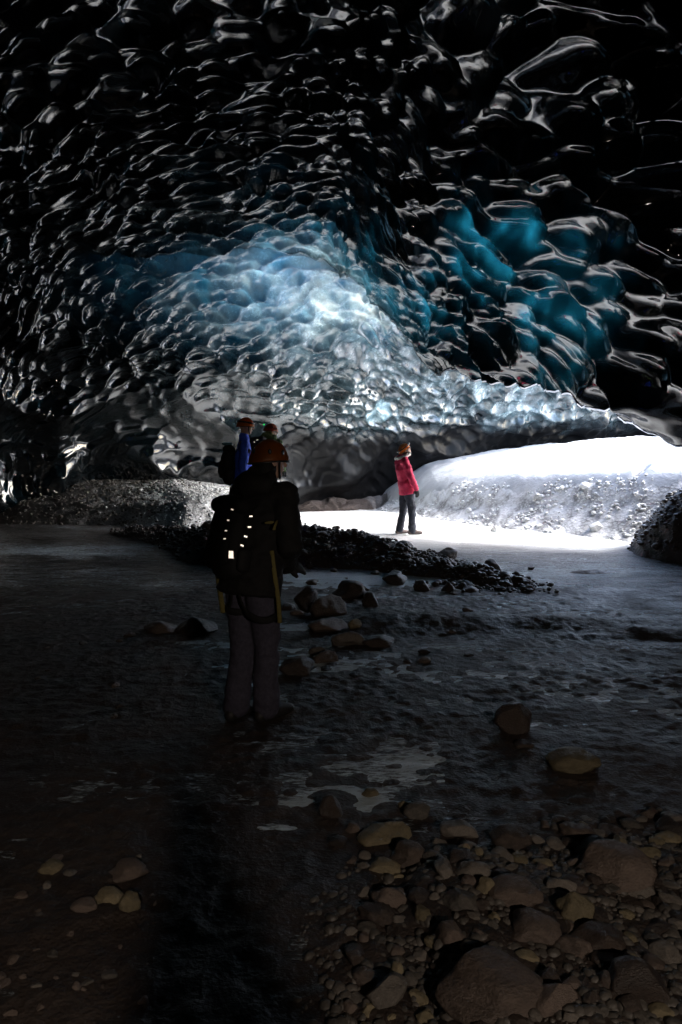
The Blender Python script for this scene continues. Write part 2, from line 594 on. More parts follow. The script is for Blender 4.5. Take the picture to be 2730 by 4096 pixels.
# a dark crack in the crust
ca, cb = at_dist(2350, 1975, 13.6), at_dist(2725, 1870, 13.6)
tt = np.clip(((xf - 5.6) * 1.9 + (yf - 13.2) * 0.8) / (1.9 ** 2 + 0.8 ** 2), 0, 1)
dc = np.hypot(xf - 5.6 - 1.9 * tt, yf - 13.2 - 0.8 * tt + 0.10 * nn)
zs = zs - 0.22 * np.exp(-(dc / 0.055) ** 2) * sstep(nn + 0.2, -0.15, 0.15)
keep = (dr > w * 0.60 + 0.34 * nn)
F = grid_faces(len(ys3), len(xs3))
F = F[keep[F].all(1)]
me = mesh_arrays('snow', np.stack([xf, yf, zs], 1), F, SNOW)
o = link('snow_bank', me)
o['kind'] = 'structure'

# ------------------------------------------------------------------ the ice cave shell
C0 = np.array([0.0, -0.6, 1.5])


def t_plane(D, n, P):
    n = np.asarray(n, float)
    num = float(np.dot(n, np.asarray(P) - C0))
    den = D @ n
    return np.where(den > 1e-4, num / np.maximum(den, 1e-4), 1e6)


def t_arch(D, a, b, cz):
    A = (D[:, 0] / a) ** 2 + (D[:, 2] / b) ** 2 + 1e-9
    B = C0[0] * D[:, 0] / a ** 2 + (C0[2] - cz) * D[:, 2] / b ** 2
    Cc = (C0[0] / a) ** 2 + ((C0[2] - cz) / b) ** 2 - 1
    return (-B + np.sqrt(B * B - A * Cc)) / A


p1, p2, p3 = np.array([5.65, 11.3, 2.13]), np.array([0.6, 17.8, 6.0]), np.array([3.1, 9.2, 7.8])
CN = np.cross(p2 - p1, p3 - p1)
CN = CN / np.linalg.norm(CN)
if np.dot(CN, p1 - C0) < 0:
    CN = -CN


def smin_inv(ts, p=7.0):
    s = 0
    for t in ts:
        s = s + np.minimum(t, 1e5) ** -p
    return s ** (-1 / p)


def shell_R(az, el, near):
    D = np.stack([np.sin(az) * np.cos(el), np.cos(az) * np.cos(el), np.sin(el)], 1)
    ts = [t_plane(D, (0.0, 0.33, 1), (0, 17, 6.7)), t_arch(D, np.where(az > 0, 9.6 if near else 18.0, 9.6), 12.5, -0.4),
          t_plane(D, (-0.447, 0.894, 0.33), (-6, 18.0, 0.5)), t_plane(D, (0, -1, 0.1), (0, -6.5, 1))]
    if near:
        w = np.clip(sstep(az, R(-12), R(5)), 1e-6, 1)
        ts.append(t_plane(D, CN, p1) / w)
    Rr = smin_inv(ts)
    return D, Rr


def shell_N(az, el, near):
    """Unit normal of the smooth shell, pointing into the cave."""
    e = 0.004
    D0, R0 = shell_R(az, el, near)
    D1, R1 = shell_R(az + e, el, near)
    D2, R2 = shell_R(az, el + e, near)
    P = D0 * R0[:, None]
    N = np.cross(D1 * R1[:, None] - P, D2 * R2[:, None] - P)
    N = N / (np.linalg.norm(N, axis=1)[:, None] + 1e-12)
    N = N * np.where((N * D0).sum(1) > 0, -1, 1)[:, None]
    # where the shell is seen almost edge on, lean back towards the middle of the cave
    return N


LIP_PX = [(2900, 1790, 11.2), (2730, 1725, 11.3), (2640, 1670, 11.6), (2560, 1622, 12), (2470, 1600, 12.4), (2400, 1582, 12.6), (2300, 1560, 13), (2200, 1548, 13.2),
          (2060, 1525, 13.9), (1960, 1512, 14.2), (1850, 1492, 14.6), (1760, 1478, 15), (1700, 1440, 15.3), (1660, 1370, 15.7), (1610, 1285, 16.2),
          (1560, 1215, 16.7), (1500, 1140, 17.3), (1440, 1090, 17.8), (1370, 1045, 18.2), (1290, 1005, 18.6), (1200, 985, 18.4), (900, 980, 17),
          (400, 1000, 15), (-100, 1040, 13)]
lip_az, lip_el = [], []
for px, py, dd in LIP_PX:
    v = np.array(at_dist(px, py, dd)) - C0
    lip_az.append(math.atan2(v[0], v[1]))
    lip_el.append(math.asin(v[2] / np.linalg.norm(v)))
lip_az = np.array([R(-180), R(-88), R(-75)] + lip_az[::-1] + [R(31), R(37), R(180)])
lip_el = np.array([R(-16), R(-16), R(12)] + lip_el[::-1] + [R(0.5), R(-16), R(-16)])


def lip(az):
    e = np.interp(az, lip_az, lip_el)
    q = np.stack([az * 38, np.zeros_like(az), np.zeros_like(az) + .5], 1)
    w = sstep(az, R(-2), R(3)) * sstep(R(30) - az, 0, R(2))
    return e + R(0.75) * w * (fbm3(q, 3, 81) + 0.5 * np.abs(noise3(q * 1.9, 83)))


def scallop(Pb, az, el, D):
    """Inward relief of the ice: cusped hollows, larger and softer near the ground."""
    warp = np.stack([fbm3(Pb * 0.55 + 3, 2, 71), fbm3(Pb * 0.55 + 9, 2, 73), fbm3(Pb * 0.55 + 15, 2, 79)], 1)
    q = Pb + 0.42 * warp
    # lay the hollows along the arch: stretched across the flow
    lean = sstep(Pb[:, 0], -0.5, 3.0)[:, None]
    fine = (1.06 + 0.25 * sstep(Pb[:, 1], 11.0, 16.5)) * (1 - 0.12 * lean[:, 0])
    ld = np.array([0.555, -0.714, -0.425])
    eL = q * np.array([1.6, 2.7, 2.7])
    eR = 2.6 * q + (1.35 - 2.6) * (q @ ld)[:, None] * ld
    lean = lean[:, 0]
    near = 1 - 0.6 * sstep(Pb[:, 1], 13.5, 17)
    hs = 0
    for e, w, sd in ((eL, 1 - lean, 101), (eR, lean, 801)):
        e = e * fine[:, None]
        s1, saw = cells3(e, sd, 10, flow=(0.0, 1.0, 0.0))
        dt = dents3(e * np.array([0.80, 0.74, 0.8]) + 1.3, sd + 70)
        hs = hs + w * ((0.40 - 0.08 * near) * s1 + (0.22 - 0.12 * near) * saw + 0.16 * near * dt)
    s2 = cells3(eL * fine[:, None] * 2.15 + 5.5, 107, 13)
    big = cells3(q * np.array([0.55, 0.55, 0.62]) + 2.2, 113, 9)
    low = sstep(4.0 + 1.1 * sstep(-Pb[:, 0], 0.5, 3.5) - Pb[:, 2], 0.0, 2.2)
    sml = sstep(Pb[:, 1], 9, 15) * (1 - low)
    far = sstep(Pb[:, 1], 8, 16)
    scallop.relief = hs / np.percentile(hs, 90)
    h = 1.55 * hs / fine ** 0.8 * (1 - 0.8 * low) * (0.72 + 0.50 * sstep(fbm3(Pb * 0.75 + 31, 2, 151), -0.22, 0.28)) * (1 - 0.25 * far)
    h = h + 0.035 * s2 * (0.4 + 1.2 * sml) * (1 - 0.6 * low) + big * (0.35 + 0.55 * low)
    h = h + 0.05 * fbm3(Pb * 1.4, 2, 131)
    return h


def shell_attrs(Pb, V, isfar):
    x, y, z = V[:, 0], V[:, 1], V[:, 2]
    nz = fbm3(Pb * 0.6, 4, 201)
    nz2 = fbm3(Pb * 2.2, 4, 211)
    lit_frost = np.exp(-((x + 0.2) / 3.3) ** 2) * sstep(y, 14.5, 17.5) * (0.20 * sstep(z + 0.8 * nz, 2.0, 3.2) + 0.85 * sstep(z + 0.9 * nz, 4.2, 5.9))  # bubbly white ice, with the wall's daylight falloff put into its whiteness
    lit_frost = lit_frost + 0.50 * np.exp(-((x - 5.0) / 3.4) ** 2) * sstep(y, 17, 19) * sstep(z + 0.5 * nz, 2.4, 3.0) * (1 if isfar else 0)
    lit_frost = lit_frost + 0.14 * np.exp(-((x + 3.0) / 3.0) ** 2) * sstep(y, 12, 16) * sstep(z, 3.4, 6)
    lit_frost = np.clip(lit_frost * (0.65 + 0.85 * nz2), 0, 1)
    dirt = (1 - sstep(z + 0.5 * nz + 0.25 * nz2 - 0.06 * x, 2.1, 2.75)) * sstep(x, -3.2, -0.5) * (1 if isfar else 0)
    thin = np.zeros(len(V))
    return lit_frost, dirt, thin


# columns
azs = np.concatenate([np.arange(-180, -80, 5.0), np.arange(-80, -31, 1.2), np.arange(-31, 31.01, 0.105), np.arange(32, 40, 1.0), np.arange(40, 180.1, 5.0)])
azs = np.radians(azs)
azs[0], azs[-1] = -math.pi, math.pi
le = lip(azs)
# roof: from the lip to the zenith
nfine = 270
rows = []
for t in np.linspace(0, 1, nfine) ** 1.0:
    rows.append(le + (R(37) - le) * t)
for e in np.linspace(37, 89.5, 22)[1:]:
    rows.append(np.full_like(le, R(e)))
EL = np.array(rows)
AZ = np.tile(azs, (EL.shape[0], 1))
D, Rr = shell_R(AZ.ravel(), EL.ravel(), True)
Pb = C0 + D * Rr[:, None]
hh = scallop(Pb, AZ.ravel(), EL.ravel(), D)
relief = scallop.relief
N = shell_N(AZ.ravel(), EL.ravel(), True)
V = Pb + N * hh[:, None]
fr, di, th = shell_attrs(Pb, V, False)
# thin, translucent ice in the hanging curtain on the right
nb1 = fbm3(Pb * 0.75, 3, 301)
curt = sstep(Pb[:, 1] * 0.61 + Pb[:, 0] * 0.79, 9.6, 11.4) * sstep(Pb[:, 0], 0.2, 2.0)
th = 0.10 * curt * sstep(nb1, -0.1, 0.35) * (1 - sstep(Pb[:, 0], 3.8, 5.0))
core = 0.40 * np.exp(-((V[:, 0] + 0.6) / 2.2) ** 2 - ((V[:, 2] - 6.0) / 1.1) ** 2) * (0.6 + 0.5 * fbm3(Pb * 1.2, 3, 421)) * sstep(V[:, 1], 14.5, 16.5)
th = th + 0.30 * np.exp(-((V[:, 0] + 0.4) / 2.3) ** 2 - ((V[:, 1] - 16.8) / 1.7) ** 2) * sstep(nb1, -0.5, 0.3)


def blob(px, py, r, a):
    d = np.array(ray(px, py))
    dd = np.array(CAM) - C0
    u = V - np.array(CAM)
    u = u / np.linalg.norm(u, axis=1)[:, None]
    return None


BLOBS = [(2290, 1120, 0.5, 0.5), (2320, 1270, 0.55, 0.6), (2240, 1320, 0.35, 0.5), (2210, 1110, 0.35, 0.3), (2000, 925, 0.22, 0.7), (2140, 945, 0.18, 0.7), (1870, 930, 0.3, 0.35),
         (2000, 1090, 0.9, 0.26), (1860, 1120, 0.7, 0.24), (1640, 1160, 0.7, 0.2), (1720, 1320, 0.5, 0.3), (2060, 1500, 0.4, 0.25), (2120, 1400, 0.4, 0.22),
         (1480, 1010, 0.6, 0.26), (1300, 960, 0.6, 0.24), (2110, 1270, 0.3, 0.4), (2450, 990, 0.3, 0.08)]
for px, py, r, a in BLOBS:
    d0 = np.array(ray(px, py))
    u = V - np.array(CAM)
    s = u @ d0
    idx = np.argmax(s / np.linalg.norm(u, axis=1))
    P0 = V[idx]
    wob = 1 + 0.5 * fbm3(Pb * 2.0, 3, 333)
    dd = np.linalg.norm((V - P0) * np.array([1.35, 1.35, 1.1]), axis=1)
    th = th + a * np.exp(-(dd / (r * wob)) ** 2)
th = np.clip(0.19 * th * (0.25 + 0.95 * sstep(fbm3(Pb * np.array([1.5, 1.5, 1.5]), 3, 341), -0.22, 0.16)) * (0.18 + 1.1 * (1 - sstep(relief, 0.15, 0.75))), 0, 0.8)
th = np.clip(th + core, 0, 0.8)
F = grid_faces(EL.shape[0], EL.shape[1])
# curl of the lip: the ice turns back outwards and upwards
nv = EL.shape[1]
base_row = V[:nv]
Db = D[:nv]
curl_rows = []
cm = sstep(azs, R(-6), R(2)) * sstep(R(40) - azs, 0, R(5))
for (dr_c, du) in ((0.06, -0.02), (0.16, -0.02), (0.32, 0.04), (0.6, 0.2), (1.0, 0.6), (1.3, 1.3)):
    off = Db * np.array([1, 1, 0]) * (dr_c * cm)[:, None]
    off[:, 2] += du * cm + (1 - cm) * dr_c * 0.08
    off[:, :2] += Db[:, :2] * ((1 - cm) * dr_c * 0.1)[:, None]
    curl_rows.append(base_row + off)
n0 = len(V)
V = np.concatenate([V] + curl_rows)
cf = []
for k in range(len(curl_rows)):
    lo = np.arange(nv - 1) + (0 if k == 0 else n0 + (k - 1) * nv)
    hi = np.arange(nv - 1) + n0 + k * nv
    cf.append(np.stack([lo, lo + 1, hi + 1, hi], 1))
F = np.concatenate([F] + cf)
pad = np.zeros(nv * len(curl_rows))
me = mesh_arrays('ice_roof', V, F, ICE, {'lit_frost': np.concatenate([fr, pad]), 'dirt': np.concatenate([di, pad]), 'thin': np.concatenate([th, pad])})
o = link('ice_cave_roof', me)
o['kind'] = 'structure'

# far wall: from the floor up to the lip, and on behind it where the curtain hangs
cols = azs[(azs > R(-89)) & (azs < R(34))]
cols = np.concatenate([cols, np.radians(np.arange(34, 48, 0.8))])
le2 = np.where(cols > R(30), R(3), lip(cols))
over = 3.0 * sstep(cols, R(-3), R(4))
top = le2 + np.radians(over)
top = np.where(cols > R(-1), np.minimum(top, R(26)), top)
rows = [R(-13) + (top - R(-13)) * t for t in np.linspace(0, 1, 330)]
EL = np.array(rows)
AZ = np.tile(cols, (EL.shape[0], 1))
D, Rr = shell_R(AZ.ravel(), EL.ravel(), False)
Pb = C0 + D * Rr[:, None]
hh = scallop(Pb, AZ.ravel(), EL.ravel(), D)
rough_ice = fbm3(Pb * 3.2, 4, 401)
N = shell_N(AZ.ravel(), EL.ravel(), False)
V = Pb + N * (hh + 0.05 * rough_ice * sstep(Pb[:, 0], -2, 1))[:, None]
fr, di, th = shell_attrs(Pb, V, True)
# white bubbly patch low on the wall
d0 = np.array(ray(1535, 1655))
u = V - np.array(CAM)
P0 = V[np.argmax((u @ d0) / np.linalg.norm(u, axis=1))]
dd = np.linalg.norm((V - P0) * np.array([1.0, 1, 0.9]), axis=1) + 0.35 * fbm3(Pb * 3, 3, 411)
pt = 1 - sstep(dd, 0.32, 0.42)
fr = np.maximum(fr, pt)
th = 0.40 * np.exp(-((V[:, 0] + 0.6) / 2.2) ** 2 - ((V[:, 2] - 6.0) / 1.1) ** 2) * (0.6 + 0.5 * fbm3(Pb * 1.2, 3, 421))
th = np.clip(th, 0, 0.6)
di = di * (1 - pt)
F = grid_faces(EL.shape[0], EL.shape[1])
# daylight opening: the wall stops where the cave is open to the right, above the snow bank
fc = V[F].mean(1)
op = (fc[:, 0] > 3.2) & (fc[:, 2] > 6.4 - 0.16 * fc[:, 0]) | (fc[:, 0] > 14.5)
F = F[~op]
me = mesh_arrays('ice_wall', V, F, ICE, {'lit_frost': fr, 'dirt': di, 'thin': th})
o = link('ice_cave_wall', me)
o['kind'] = 'structure'

# ------------------------------------------------------------------ people
def tube(bm, pts, radii, side=(1, 0, 0), seg=14, cap=True, flat=1.0):
    """Tapering tube through points; a radius is a number or (across, along) pair."""
    pts = [Vector(p) for p in pts]
    rad = [(r, r) if isinstance(r, (int, float)) else r for r in radii]
    n = len(pts)
    side = Vector(side)
    tans = []
    for i in range(n):
        a, b = pts[max(i - 1, 0)], pts[min(i + 1, n - 1)]
        tans.append((b - a).normalized())
    seq = []
    if cap:
        t, m = tans[0], min(rad[0])
        for f, s in ((1.0, 0.06), (0.75, 0.66), (0.4, 0.9)):
            seq.append((pts[0] - t * m * f * flat, (rad[0][0] * s, rad[0][1] * s), t))
    for i in range(n):
        seq.append((pts[i], rad[i], tans[i]))
    if cap:
        t, m = tans[-1], min(rad[-1])
        for f, s in ((0.4, 0.9), (0.75, 0.66), (1.0, 0.06)):
            seq.append((pts[-1] + t * m * f, (rad[-1][0] * s, rad[-1][1] * s), t))
    prev = None
    first = None
    for p, r, t in seq:
        u = side - t * side.dot(t)
        if u.length < 1e-4:
            u = Vector((0, 1, 0)) - t * t.y
        u.normalize()
        v = t.cross(u)
        ring = [bm.verts.new(p + u * math.cos(a) * r[0] + v * math.sin(a) * r[1]) for a in [2 * math.pi * k / seg for k in range(seg)]]
        if prev:
            for k in range(seg):
                bm.faces.new((prev[k], prev[(k + 1) % seg], ring[(k + 1) % seg], ring[k]))
        else:
            first = ring
        prev = ring
    bm.faces.new(list(reversed(first)))
    bm.faces.new(prev)


def ball(bm, c, r, M=None, seg=16):
    r = (r, r, r) if isinstance(r, (int, float)) else r
    T = Matrix.Translation(c) @ (M.to_4x4() if M else Matrix.Identity(4)) @ Matrix.Diagonal((*r, 1))
    bmesh.ops.create_uvsphere(bm, u_segments=seg, v_segments=seg // 2 + 2, radius=1, matrix=T)


def finish(bm, name, mat, parent, smooth=True, attrs=None):
    me = bpy.data.meshes.new(name)
    bmesh.ops.recalc_face_normals(bm, faces=bm.faces)
    bm.to_mesh(me)
    bm.free()
    me.materials.append(mat)
    if smooth:
        me.polygons.foreach_set('use_smooth', np.ones(len(me.polygons), bool))
    return link(name, me, parent)


def fuse(bm, name, mat, parent, voxel=0.012, smooth=4, wrinkle=0.0, wscale=(9, 9, 14), seed=0, fur=0.0):
    """One continuous skin over overlapping shapes."""
    me = bpy.data.meshes.new(name)
    bmesh.ops.recalc_face_normals(bm, faces=bm.faces)
    bm.to_mesh(me)
    bm.free()
    t = bpy.data.objects.new('tmp', me)
    C.objects.link(t)
    rm = t.modifiers.new('r', 'REMESH')
    rm.mode = 'VOXEL'
    rm.voxel_size = voxel
    if smooth:
        sm = t.modifiers.new('s', 'SMOOTH')
        sm.iterations = smooth
        sm.factor = 0.5
    dg = bpy.context.evaluated_depsgraph_get()
    dg.update()
    me2 = bpy.data.meshes.new_from_object(t.evaluated_get(dg))
    bpy.data.objects.remove(t)
    bpy.data.meshes.remove(me)
    me2.name = name
    n = len(me2.vertices)
    if wrinkle or fur:
        co = np.zeros(n * 3, np.float32)
        no = np.zeros(n * 3, np.float32)
        me2.vertices.foreach_get('co', co)
        me2.vertex_normals.foreach_get('vector', no)
        co, no = co.reshape(-1, 3).astype(float), no.reshape(-1, 3)
        d = wrinkle * (fbm3(co * np.array(wscale), 3, 500 + seed) * 1.3 - 0.5 * np.abs(noise3(co * np.array(wscale) * 0.7 + 4, 520 + seed)))
        if fur:
            d = d + fur * noise3(co * 60, 540 + seed)
        co = co + no * d[:, None]
        me2.vertices.foreach_set('co', co.astype(np.float32).ravel())
    me2.polygons.foreach_set('use_smooth', np.ones(len(me2.polygons), bool))
    me2.materials.clear()
    me2.materials.append(mat)
    me2.update()
    return link(name, me2, parent)


def hand(bm, wrist, fwd, palm_n, s, grow=0.0, curl=0.5, thumb_side=1):
    """Palm, four bent fingers of different length and a thumb off the palm's side."""
    f = Vector(fwd).normalized()
    n = Vector(palm_n)
    n = (n - f * n.dot(f)).normalized()
    u = f.cross(n).normalized() * thumb_side
    w = Vector(wrist)
    tube(bm, [w, w + f * 0.04 * s, w + f * 0.085 * s], [(0.026 + grow, 0.019 + grow), (0.038 + grow, 0.016 + grow), (0.040 + grow, 0.014 + grow)], side=u)
    for k, (off, ln) in enumerate(((0.030, 0.066), (0.010, 0.076), (-0.010, 0.070), (-0.029, 0.055))):
        b = w + f * 0.085 * s + u * off
        p = [b]
        d = f.copy()
        for j in range(3):
            d = (Matrix.Rotation(-curl * (0.55 + 0.12 * k), 3, u * thumb_side) @ d) if False else (d + n * curl * (0.35 + 0.07 * k)).normalized()
            p.append(p[-1] + d * ln * (0.45, 0.32, 0.23)[j] * s)
        tube(bm, p, [0.0098 + grow, 0.0092 + grow, 0.0085 + grow, 0.007 + grow], side=u, seg=10)
    b = w + f * 0.025 * s + u * 0.026
    d1 = (f * 0.7 + u * 0.75 + n * 0.3).normalized()
    d2 = (f * 0.95 + u * 0.2 + n * 0.4).normalized()
    tube(bm, [b, b + d1 * 0.04 * s, b + d1 * 0.04 * s + d2 * 0.032 * s], [0.014 + grow, 0.0115 + grow, 0.009 + grow], side=n, seg=10)


SKIN = mat_simple('skin', (0.52, 0.33, 0.25), 0.5, 0.12, 20, 0.1)
ORANGE = mat_simple('orange_helmet_shell', (0.80, 0.24, 0.03), 0.35, 0.12, 14, 0.05)
BLACK_CLOTH = mat_simple('black_cloth', (0.005, 0.0045, 0.005), 0.85, 0.3, 60, 0.3)
PACK_CLOTH = mat_simple('pack_cloth', (0.006, 0.006, 0.007), 0.8, 0.3, 70, 0.3)
GREY_CLOTH = mat_simple('grey_trouser_cloth', (0.056, 0.052, 0.078), 0.9, 0.25, 50, 0.3)
NAVY_CLOTH = mat_simple('dark_trouser_cloth', (0.030, 0.036, 0.052), 0.85, 0.3, 40, 0.3)
RED_CLOTH = mat_simple('red_parka_cloth', (0.72, 0.04, 0.12), 0.8, 0.15, 40, 0.3)
BLUE_CLOTH = mat_simple('blue_jacket_cloth', (0.04, 0.12, 0.80), 0.7, 0.2, 40, 0.3)
GREEN_CLOTH = mat_simple('green_hood_cloth', (0.10, 0.155, 0.055), 0.85, 0.25, 40, 0.3)
YELLOW_WEB = mat_simple('olive_webbing', (0.15, 0.125, 0.035), 0.8, 0.2, 60, 0.3)
FUR = mat_simple('pale_fur', (0.74, 0.74, 0.72), 0.95, 0.15, 60, 0.5, 0.01)
RUBBER = mat_simple('boot_rubber', (0.020, 0.018, 0.018), 0.6, 0.3, 30, 0.2)
BROWN_BOOT = mat_simple('boot_leather', (0.12, 0.09, 0.085), 0.7, 0.3, 30, 0.2)
GLOVE = mat_simple('glove_cloth', (0.012, 0.013, 0.015), 0.8, 0.3, 40, 0.3)
HAIR = mat_simple('brown_hair', (0.055, 0.035, 0.022), 0.6, 0.4, 50, 0.4)
PLASTIC = mat_simple('dark_plastic', (0.02, 0.02, 0.022), 0.4, 0.1, 10, 0)
LAMPGREY = mat_simple('lamp_plastic', (0.45, 0.46, 0.50), 0.35, 0.1, 10, 0)
LENS = mat_simple('clear_lens', (0.7, 0.72, 0.75), 0.08, 0.05, 10, 0)
EYE = mat_simple('eye', (0.02, 0.016, 0.014), 0.15, 0.1, 10, 0)
RETRO = mat_simple('reflective_tape', (0.95, 0.93, 0.90), 0.34, 0.02, 10, 0, metallic=1.0)


def person(label, loc, rz, P):
    """A dressed figure; local +Y is the way the body faces."""
    root = empty('person', loc, rz)
    tag(root, label, 'person')
    hd = Vector(P['head'])
    Hm = Matrix.Rotation(P.get('yaw', 0), 3, 'Z') @ Matrix.Rotation(P.get('pitch', 0), 3, 'X') @ Matrix.Rotation(P.get('roll', 0), 3, 'Y')

    def H(v):
        return hd + Hm @ Vector(v)
    pel, wst, cht, nck = Vector(P['pelvis']), Vector(P['waist']), Vector(P['chest']), Vector(P['neck'])
    hip = [Vector(v) for v in P['hip']]
    knee = [Vector(v) for v in P['knee']]
    ank = [Vector(v) for v in P['ankle']]
    sho = [Vector(v) for v in P['shoulder']]
    elb = [Vector(v) for v in P['elbow']]
    wri = [Vector(v) for v in P['wrist']]
    hnd = [Vector(v) for v in P['hand_dir']]
    toe = [Vector(v) for v in P.get('toe', ((-0.12, 1, 0), (0.12, 1, 0)))]
    s = P.get('scale', 1.0)
    # ---- body
    bm = bmesh.new()
    tube(bm, [pel, wst, cht, (cht + nck) / 2 + Vector((0, 0, .03))], [(.15, .105), (.132, .095), (.155, .105), (.13, .085)])
    tube(bm, [cht.lerp(nck, .7), nck, hd + Hm @ Vector((0, -.015, -.05))], [.07, .056, .055])
    for i in (0, 1):
        tube(bm, [sho[i], sho[i].lerp(elb[i], .45), elb[i], elb[i].lerp(wri[i], .4), wri[i]], [.056, .048, .041, .039, .028])
        hand(bm, wri[i], hnd[i], P['palm'][i], 1.0, 0.0, P.get('curl', .5), -1 if i else 1)
        tube(bm, [hip[i], hip[i].lerp(knee[i], .4), knee[i], knee[i].lerp(ank[i], .35), ank[i]], [.092, .078, .056, .055, .038])
        tube(bm, [ank[i] + Vector((0, 0, -.03)), ank[i] + toe[i].normalized() * .14 + Vector((0, 0, -.055))], [(.036, .03), (.04, .02)])
        tube(bm, [pel, hip[i]], [.11, .095])
    ball(bm, H((0, -.012, .03)), (.076, .096, .098), Hm)
    ball(bm, H((0, .022, -.035)), (.060, .070, .085), Hm)
    ball(bm, H((0, .048, -.092)), (.036, .036, .026), Hm)
    tube(bm, [H((0, .088, .012)), H((0, .104, -.018)), H((0, .112, -.034))], [.009, .011, .014], seg=10)
    tube(bm, [H((-.032, .084, .022)), H((0, .092, .02)), H((.032, .084, .022))], [.009, .009, .009], side=(0, 0, 1), seg=8)
    tube(bm, [H((-.022, .086, -.064)), H((0, .094, -.062)), H((.022, .086, -.064))], [.007, .0085, .007], side=(0, 0, 1), seg=8)
    for sx in (-1, 1):
        ball(bm, H((sx * .078, -.008, -.012)), (.011, .024, .034), Hm, 10)
    fuse(bm, 'body', SKIN, root, .0085, 3)
    for sx in (-1, 1):
        bm = bmesh.new()
        ball(bm, H((sx * .030, .081, .002)), (.013, .010, .009), Hm, 10)
        finish(bm, 'eye', EYE, root)
    # ---- trousers
    lw = P.get('leg', 1.0)
    bm = bmesh.new()
    tube(bm, [pel + Vector((0, 0, -.02)), pel.lerp(wst, .6)], [(.168, .125), (.158, .118)])
    for i in (0, 1):
        tube(bm, [pel.lerp(hip[i], .5), hip[i]], [.125, .11])
        cuff = ank[i] + Vector((0, 0, -.01))
        tube(bm, [hip[i], hip[i].lerp(knee[i], .5), knee[i], knee[i].lerp(cuff, .5), cuff],
             [.112 * lw, .100 * lw, .080 * lw, .078 * lw, .084 * lw])
    fuse(bm, 'trousers', P['trouser_mat'], root, .011, 2, .012, (7, 7, 13), 1)
    # ---- boots
    for i in (0, 1):
        t = toe[i].normalized()
        bm = bmesh.new()
        a = ank[i]
        tube(bm, [a + Vector((0, 0, .05)), a + Vector((0, 0, -.02))], [.055, .052])
        tube(bm, [Vector((a.x, a.y, .045)) - t * .055, Vector((a.x, a.y, .048)) + t * .07, Vector((a.x, a.y, .038)) + t * .175], [(.040, .045), (.048, .048), (.040, .034)],
             side=Vector((t.y, -t.x, 0)))
        fuse(bm, 'boot', P['boot_mat'], root, .009, 3)
    # ---- jacket
    jr = P.get('bulk', 1.0)
    hem = P['hem']
    bm = bmesh.new()
    hemc = pel.lerp(wst, (hem - pel.z) / max(wst.z - pel.z, .01))
    tube(bm, [hemc, pel.lerp(wst, .45) if hem < pel.z + .05 else hemc.lerp(wst, .5), wst, cht, cht.lerp(nck, .62)],
         [(.205 * jr, .165 * jr), (.195 * jr, .158 * jr), (.172 * jr, .135 * jr), (.196 * jr, .150 * jr), (.13 * jr, .105 * jr)], seg=20, flat=.12)
    tube(bm, [cht.lerp(nck, .5), nck + Vector((0, 0, P.get('collar', .03)))], [(.10, .09), (.078, .075)])
    for i in (0, 1):
        tube(bm, [cht.lerp(sho[i], .4) + Vector((0, 0, .04)), sho[i]], [.10 * jr, .082 * jr])
        tube(bm, [sho[i], sho[i].lerp(elb[i], .5), elb[i], elb[i].lerp(wri[i], .5), wri[i] - (wri[i] - elb[i]).normalized() * .01],
             [.082 * jr, .075 * jr, .068 * jr, .062 * jr, .050 * jr])
    fuse(bm, 'jacket', P['jacket_mat'], root, .011, 3, P.get('wrinkle', .011), (8, 8, 15), 2)
    # ---- gloves
    if P.get('glove_mat'):
        for i in (0, 1):
            bm = bmesh.new()
            hand(bm, wri[i], hnd[i], P['palm'][i], 1.0, .005, P.get('curl', .5), -1 if i else 1)
            tube(bm, [wri[i] - hnd[i].normalized() * .05, wri[i] + hnd[i].normalized() * .02], [.045, .036])
            fuse(bm, 'glove', P['glove_mat'], root, .007, 2)
    # ---- helmet
    Tm = Hm @ Matrix.Rotation(P.get('helmet_tilt', -.12), 3, 'X')

    def HH(v):
        return hd + Tm @ Vector(v)
    bm = bmesh.new()
    nu, nv = 36, 14
    rings = []
    for j in range(nv):
        ph = math.pi / 2 * j / (nv - 1)
        ring = []
        for k in range(nu):
            a = 2 * math.pi * k / nu
            r = math.cos(ph * .999)
            back = 0.5 - 0.5 * math.sin(a)
            drop = -.012 - .030 * back ** 2 * (1 - j / (nv - 1))
            ridge = 1 + .035 * math.exp(-((math.cos(a) * r) / .22) ** 2) * math.sin(ph) + .014 * math.cos(3 * ph * 2) * (abs(math.cos(a)) > .3)
            ring.append(bm.verts.new(HH((math.cos(a) * r * .107 * ridge, math.sin(a) * r * .130 * ridge - .006, drop + .012 + math.sin(ph) * .128 * ridge))))
        rings.append(ring)
    for j in range(nv - 1):
        for k in range(nu):
            bm.faces.new((rings[j][k], rings[j][(k + 1) % nu], rings[j + 1][(k + 1) % nu], rings[j + 1][k]))
    bm.faces.new(rings[-1])
    bmesh.ops.solidify(bm, geom=list(bm.faces), thickness=.008)
    helm = finish(bm, 'helmet', P.get('helmet_mat', ORANGE), root)
    rim = bmesh.new()
    pr = [HH((math.cos(a) * .110, math.sin(a) * .133 - .006, -.002 - .030 * (0.5 - 0.5 * math.sin(a)) ** 2)) for a in [2 * math.pi * k / 36 for k in range(37)]]
    tube(rim, pr, [.0055] * 37, side=Tm @ Vector((0, 0, 1)), seg=8, cap=False)
    finish(rim, 'rim', PLASTIC, helm)
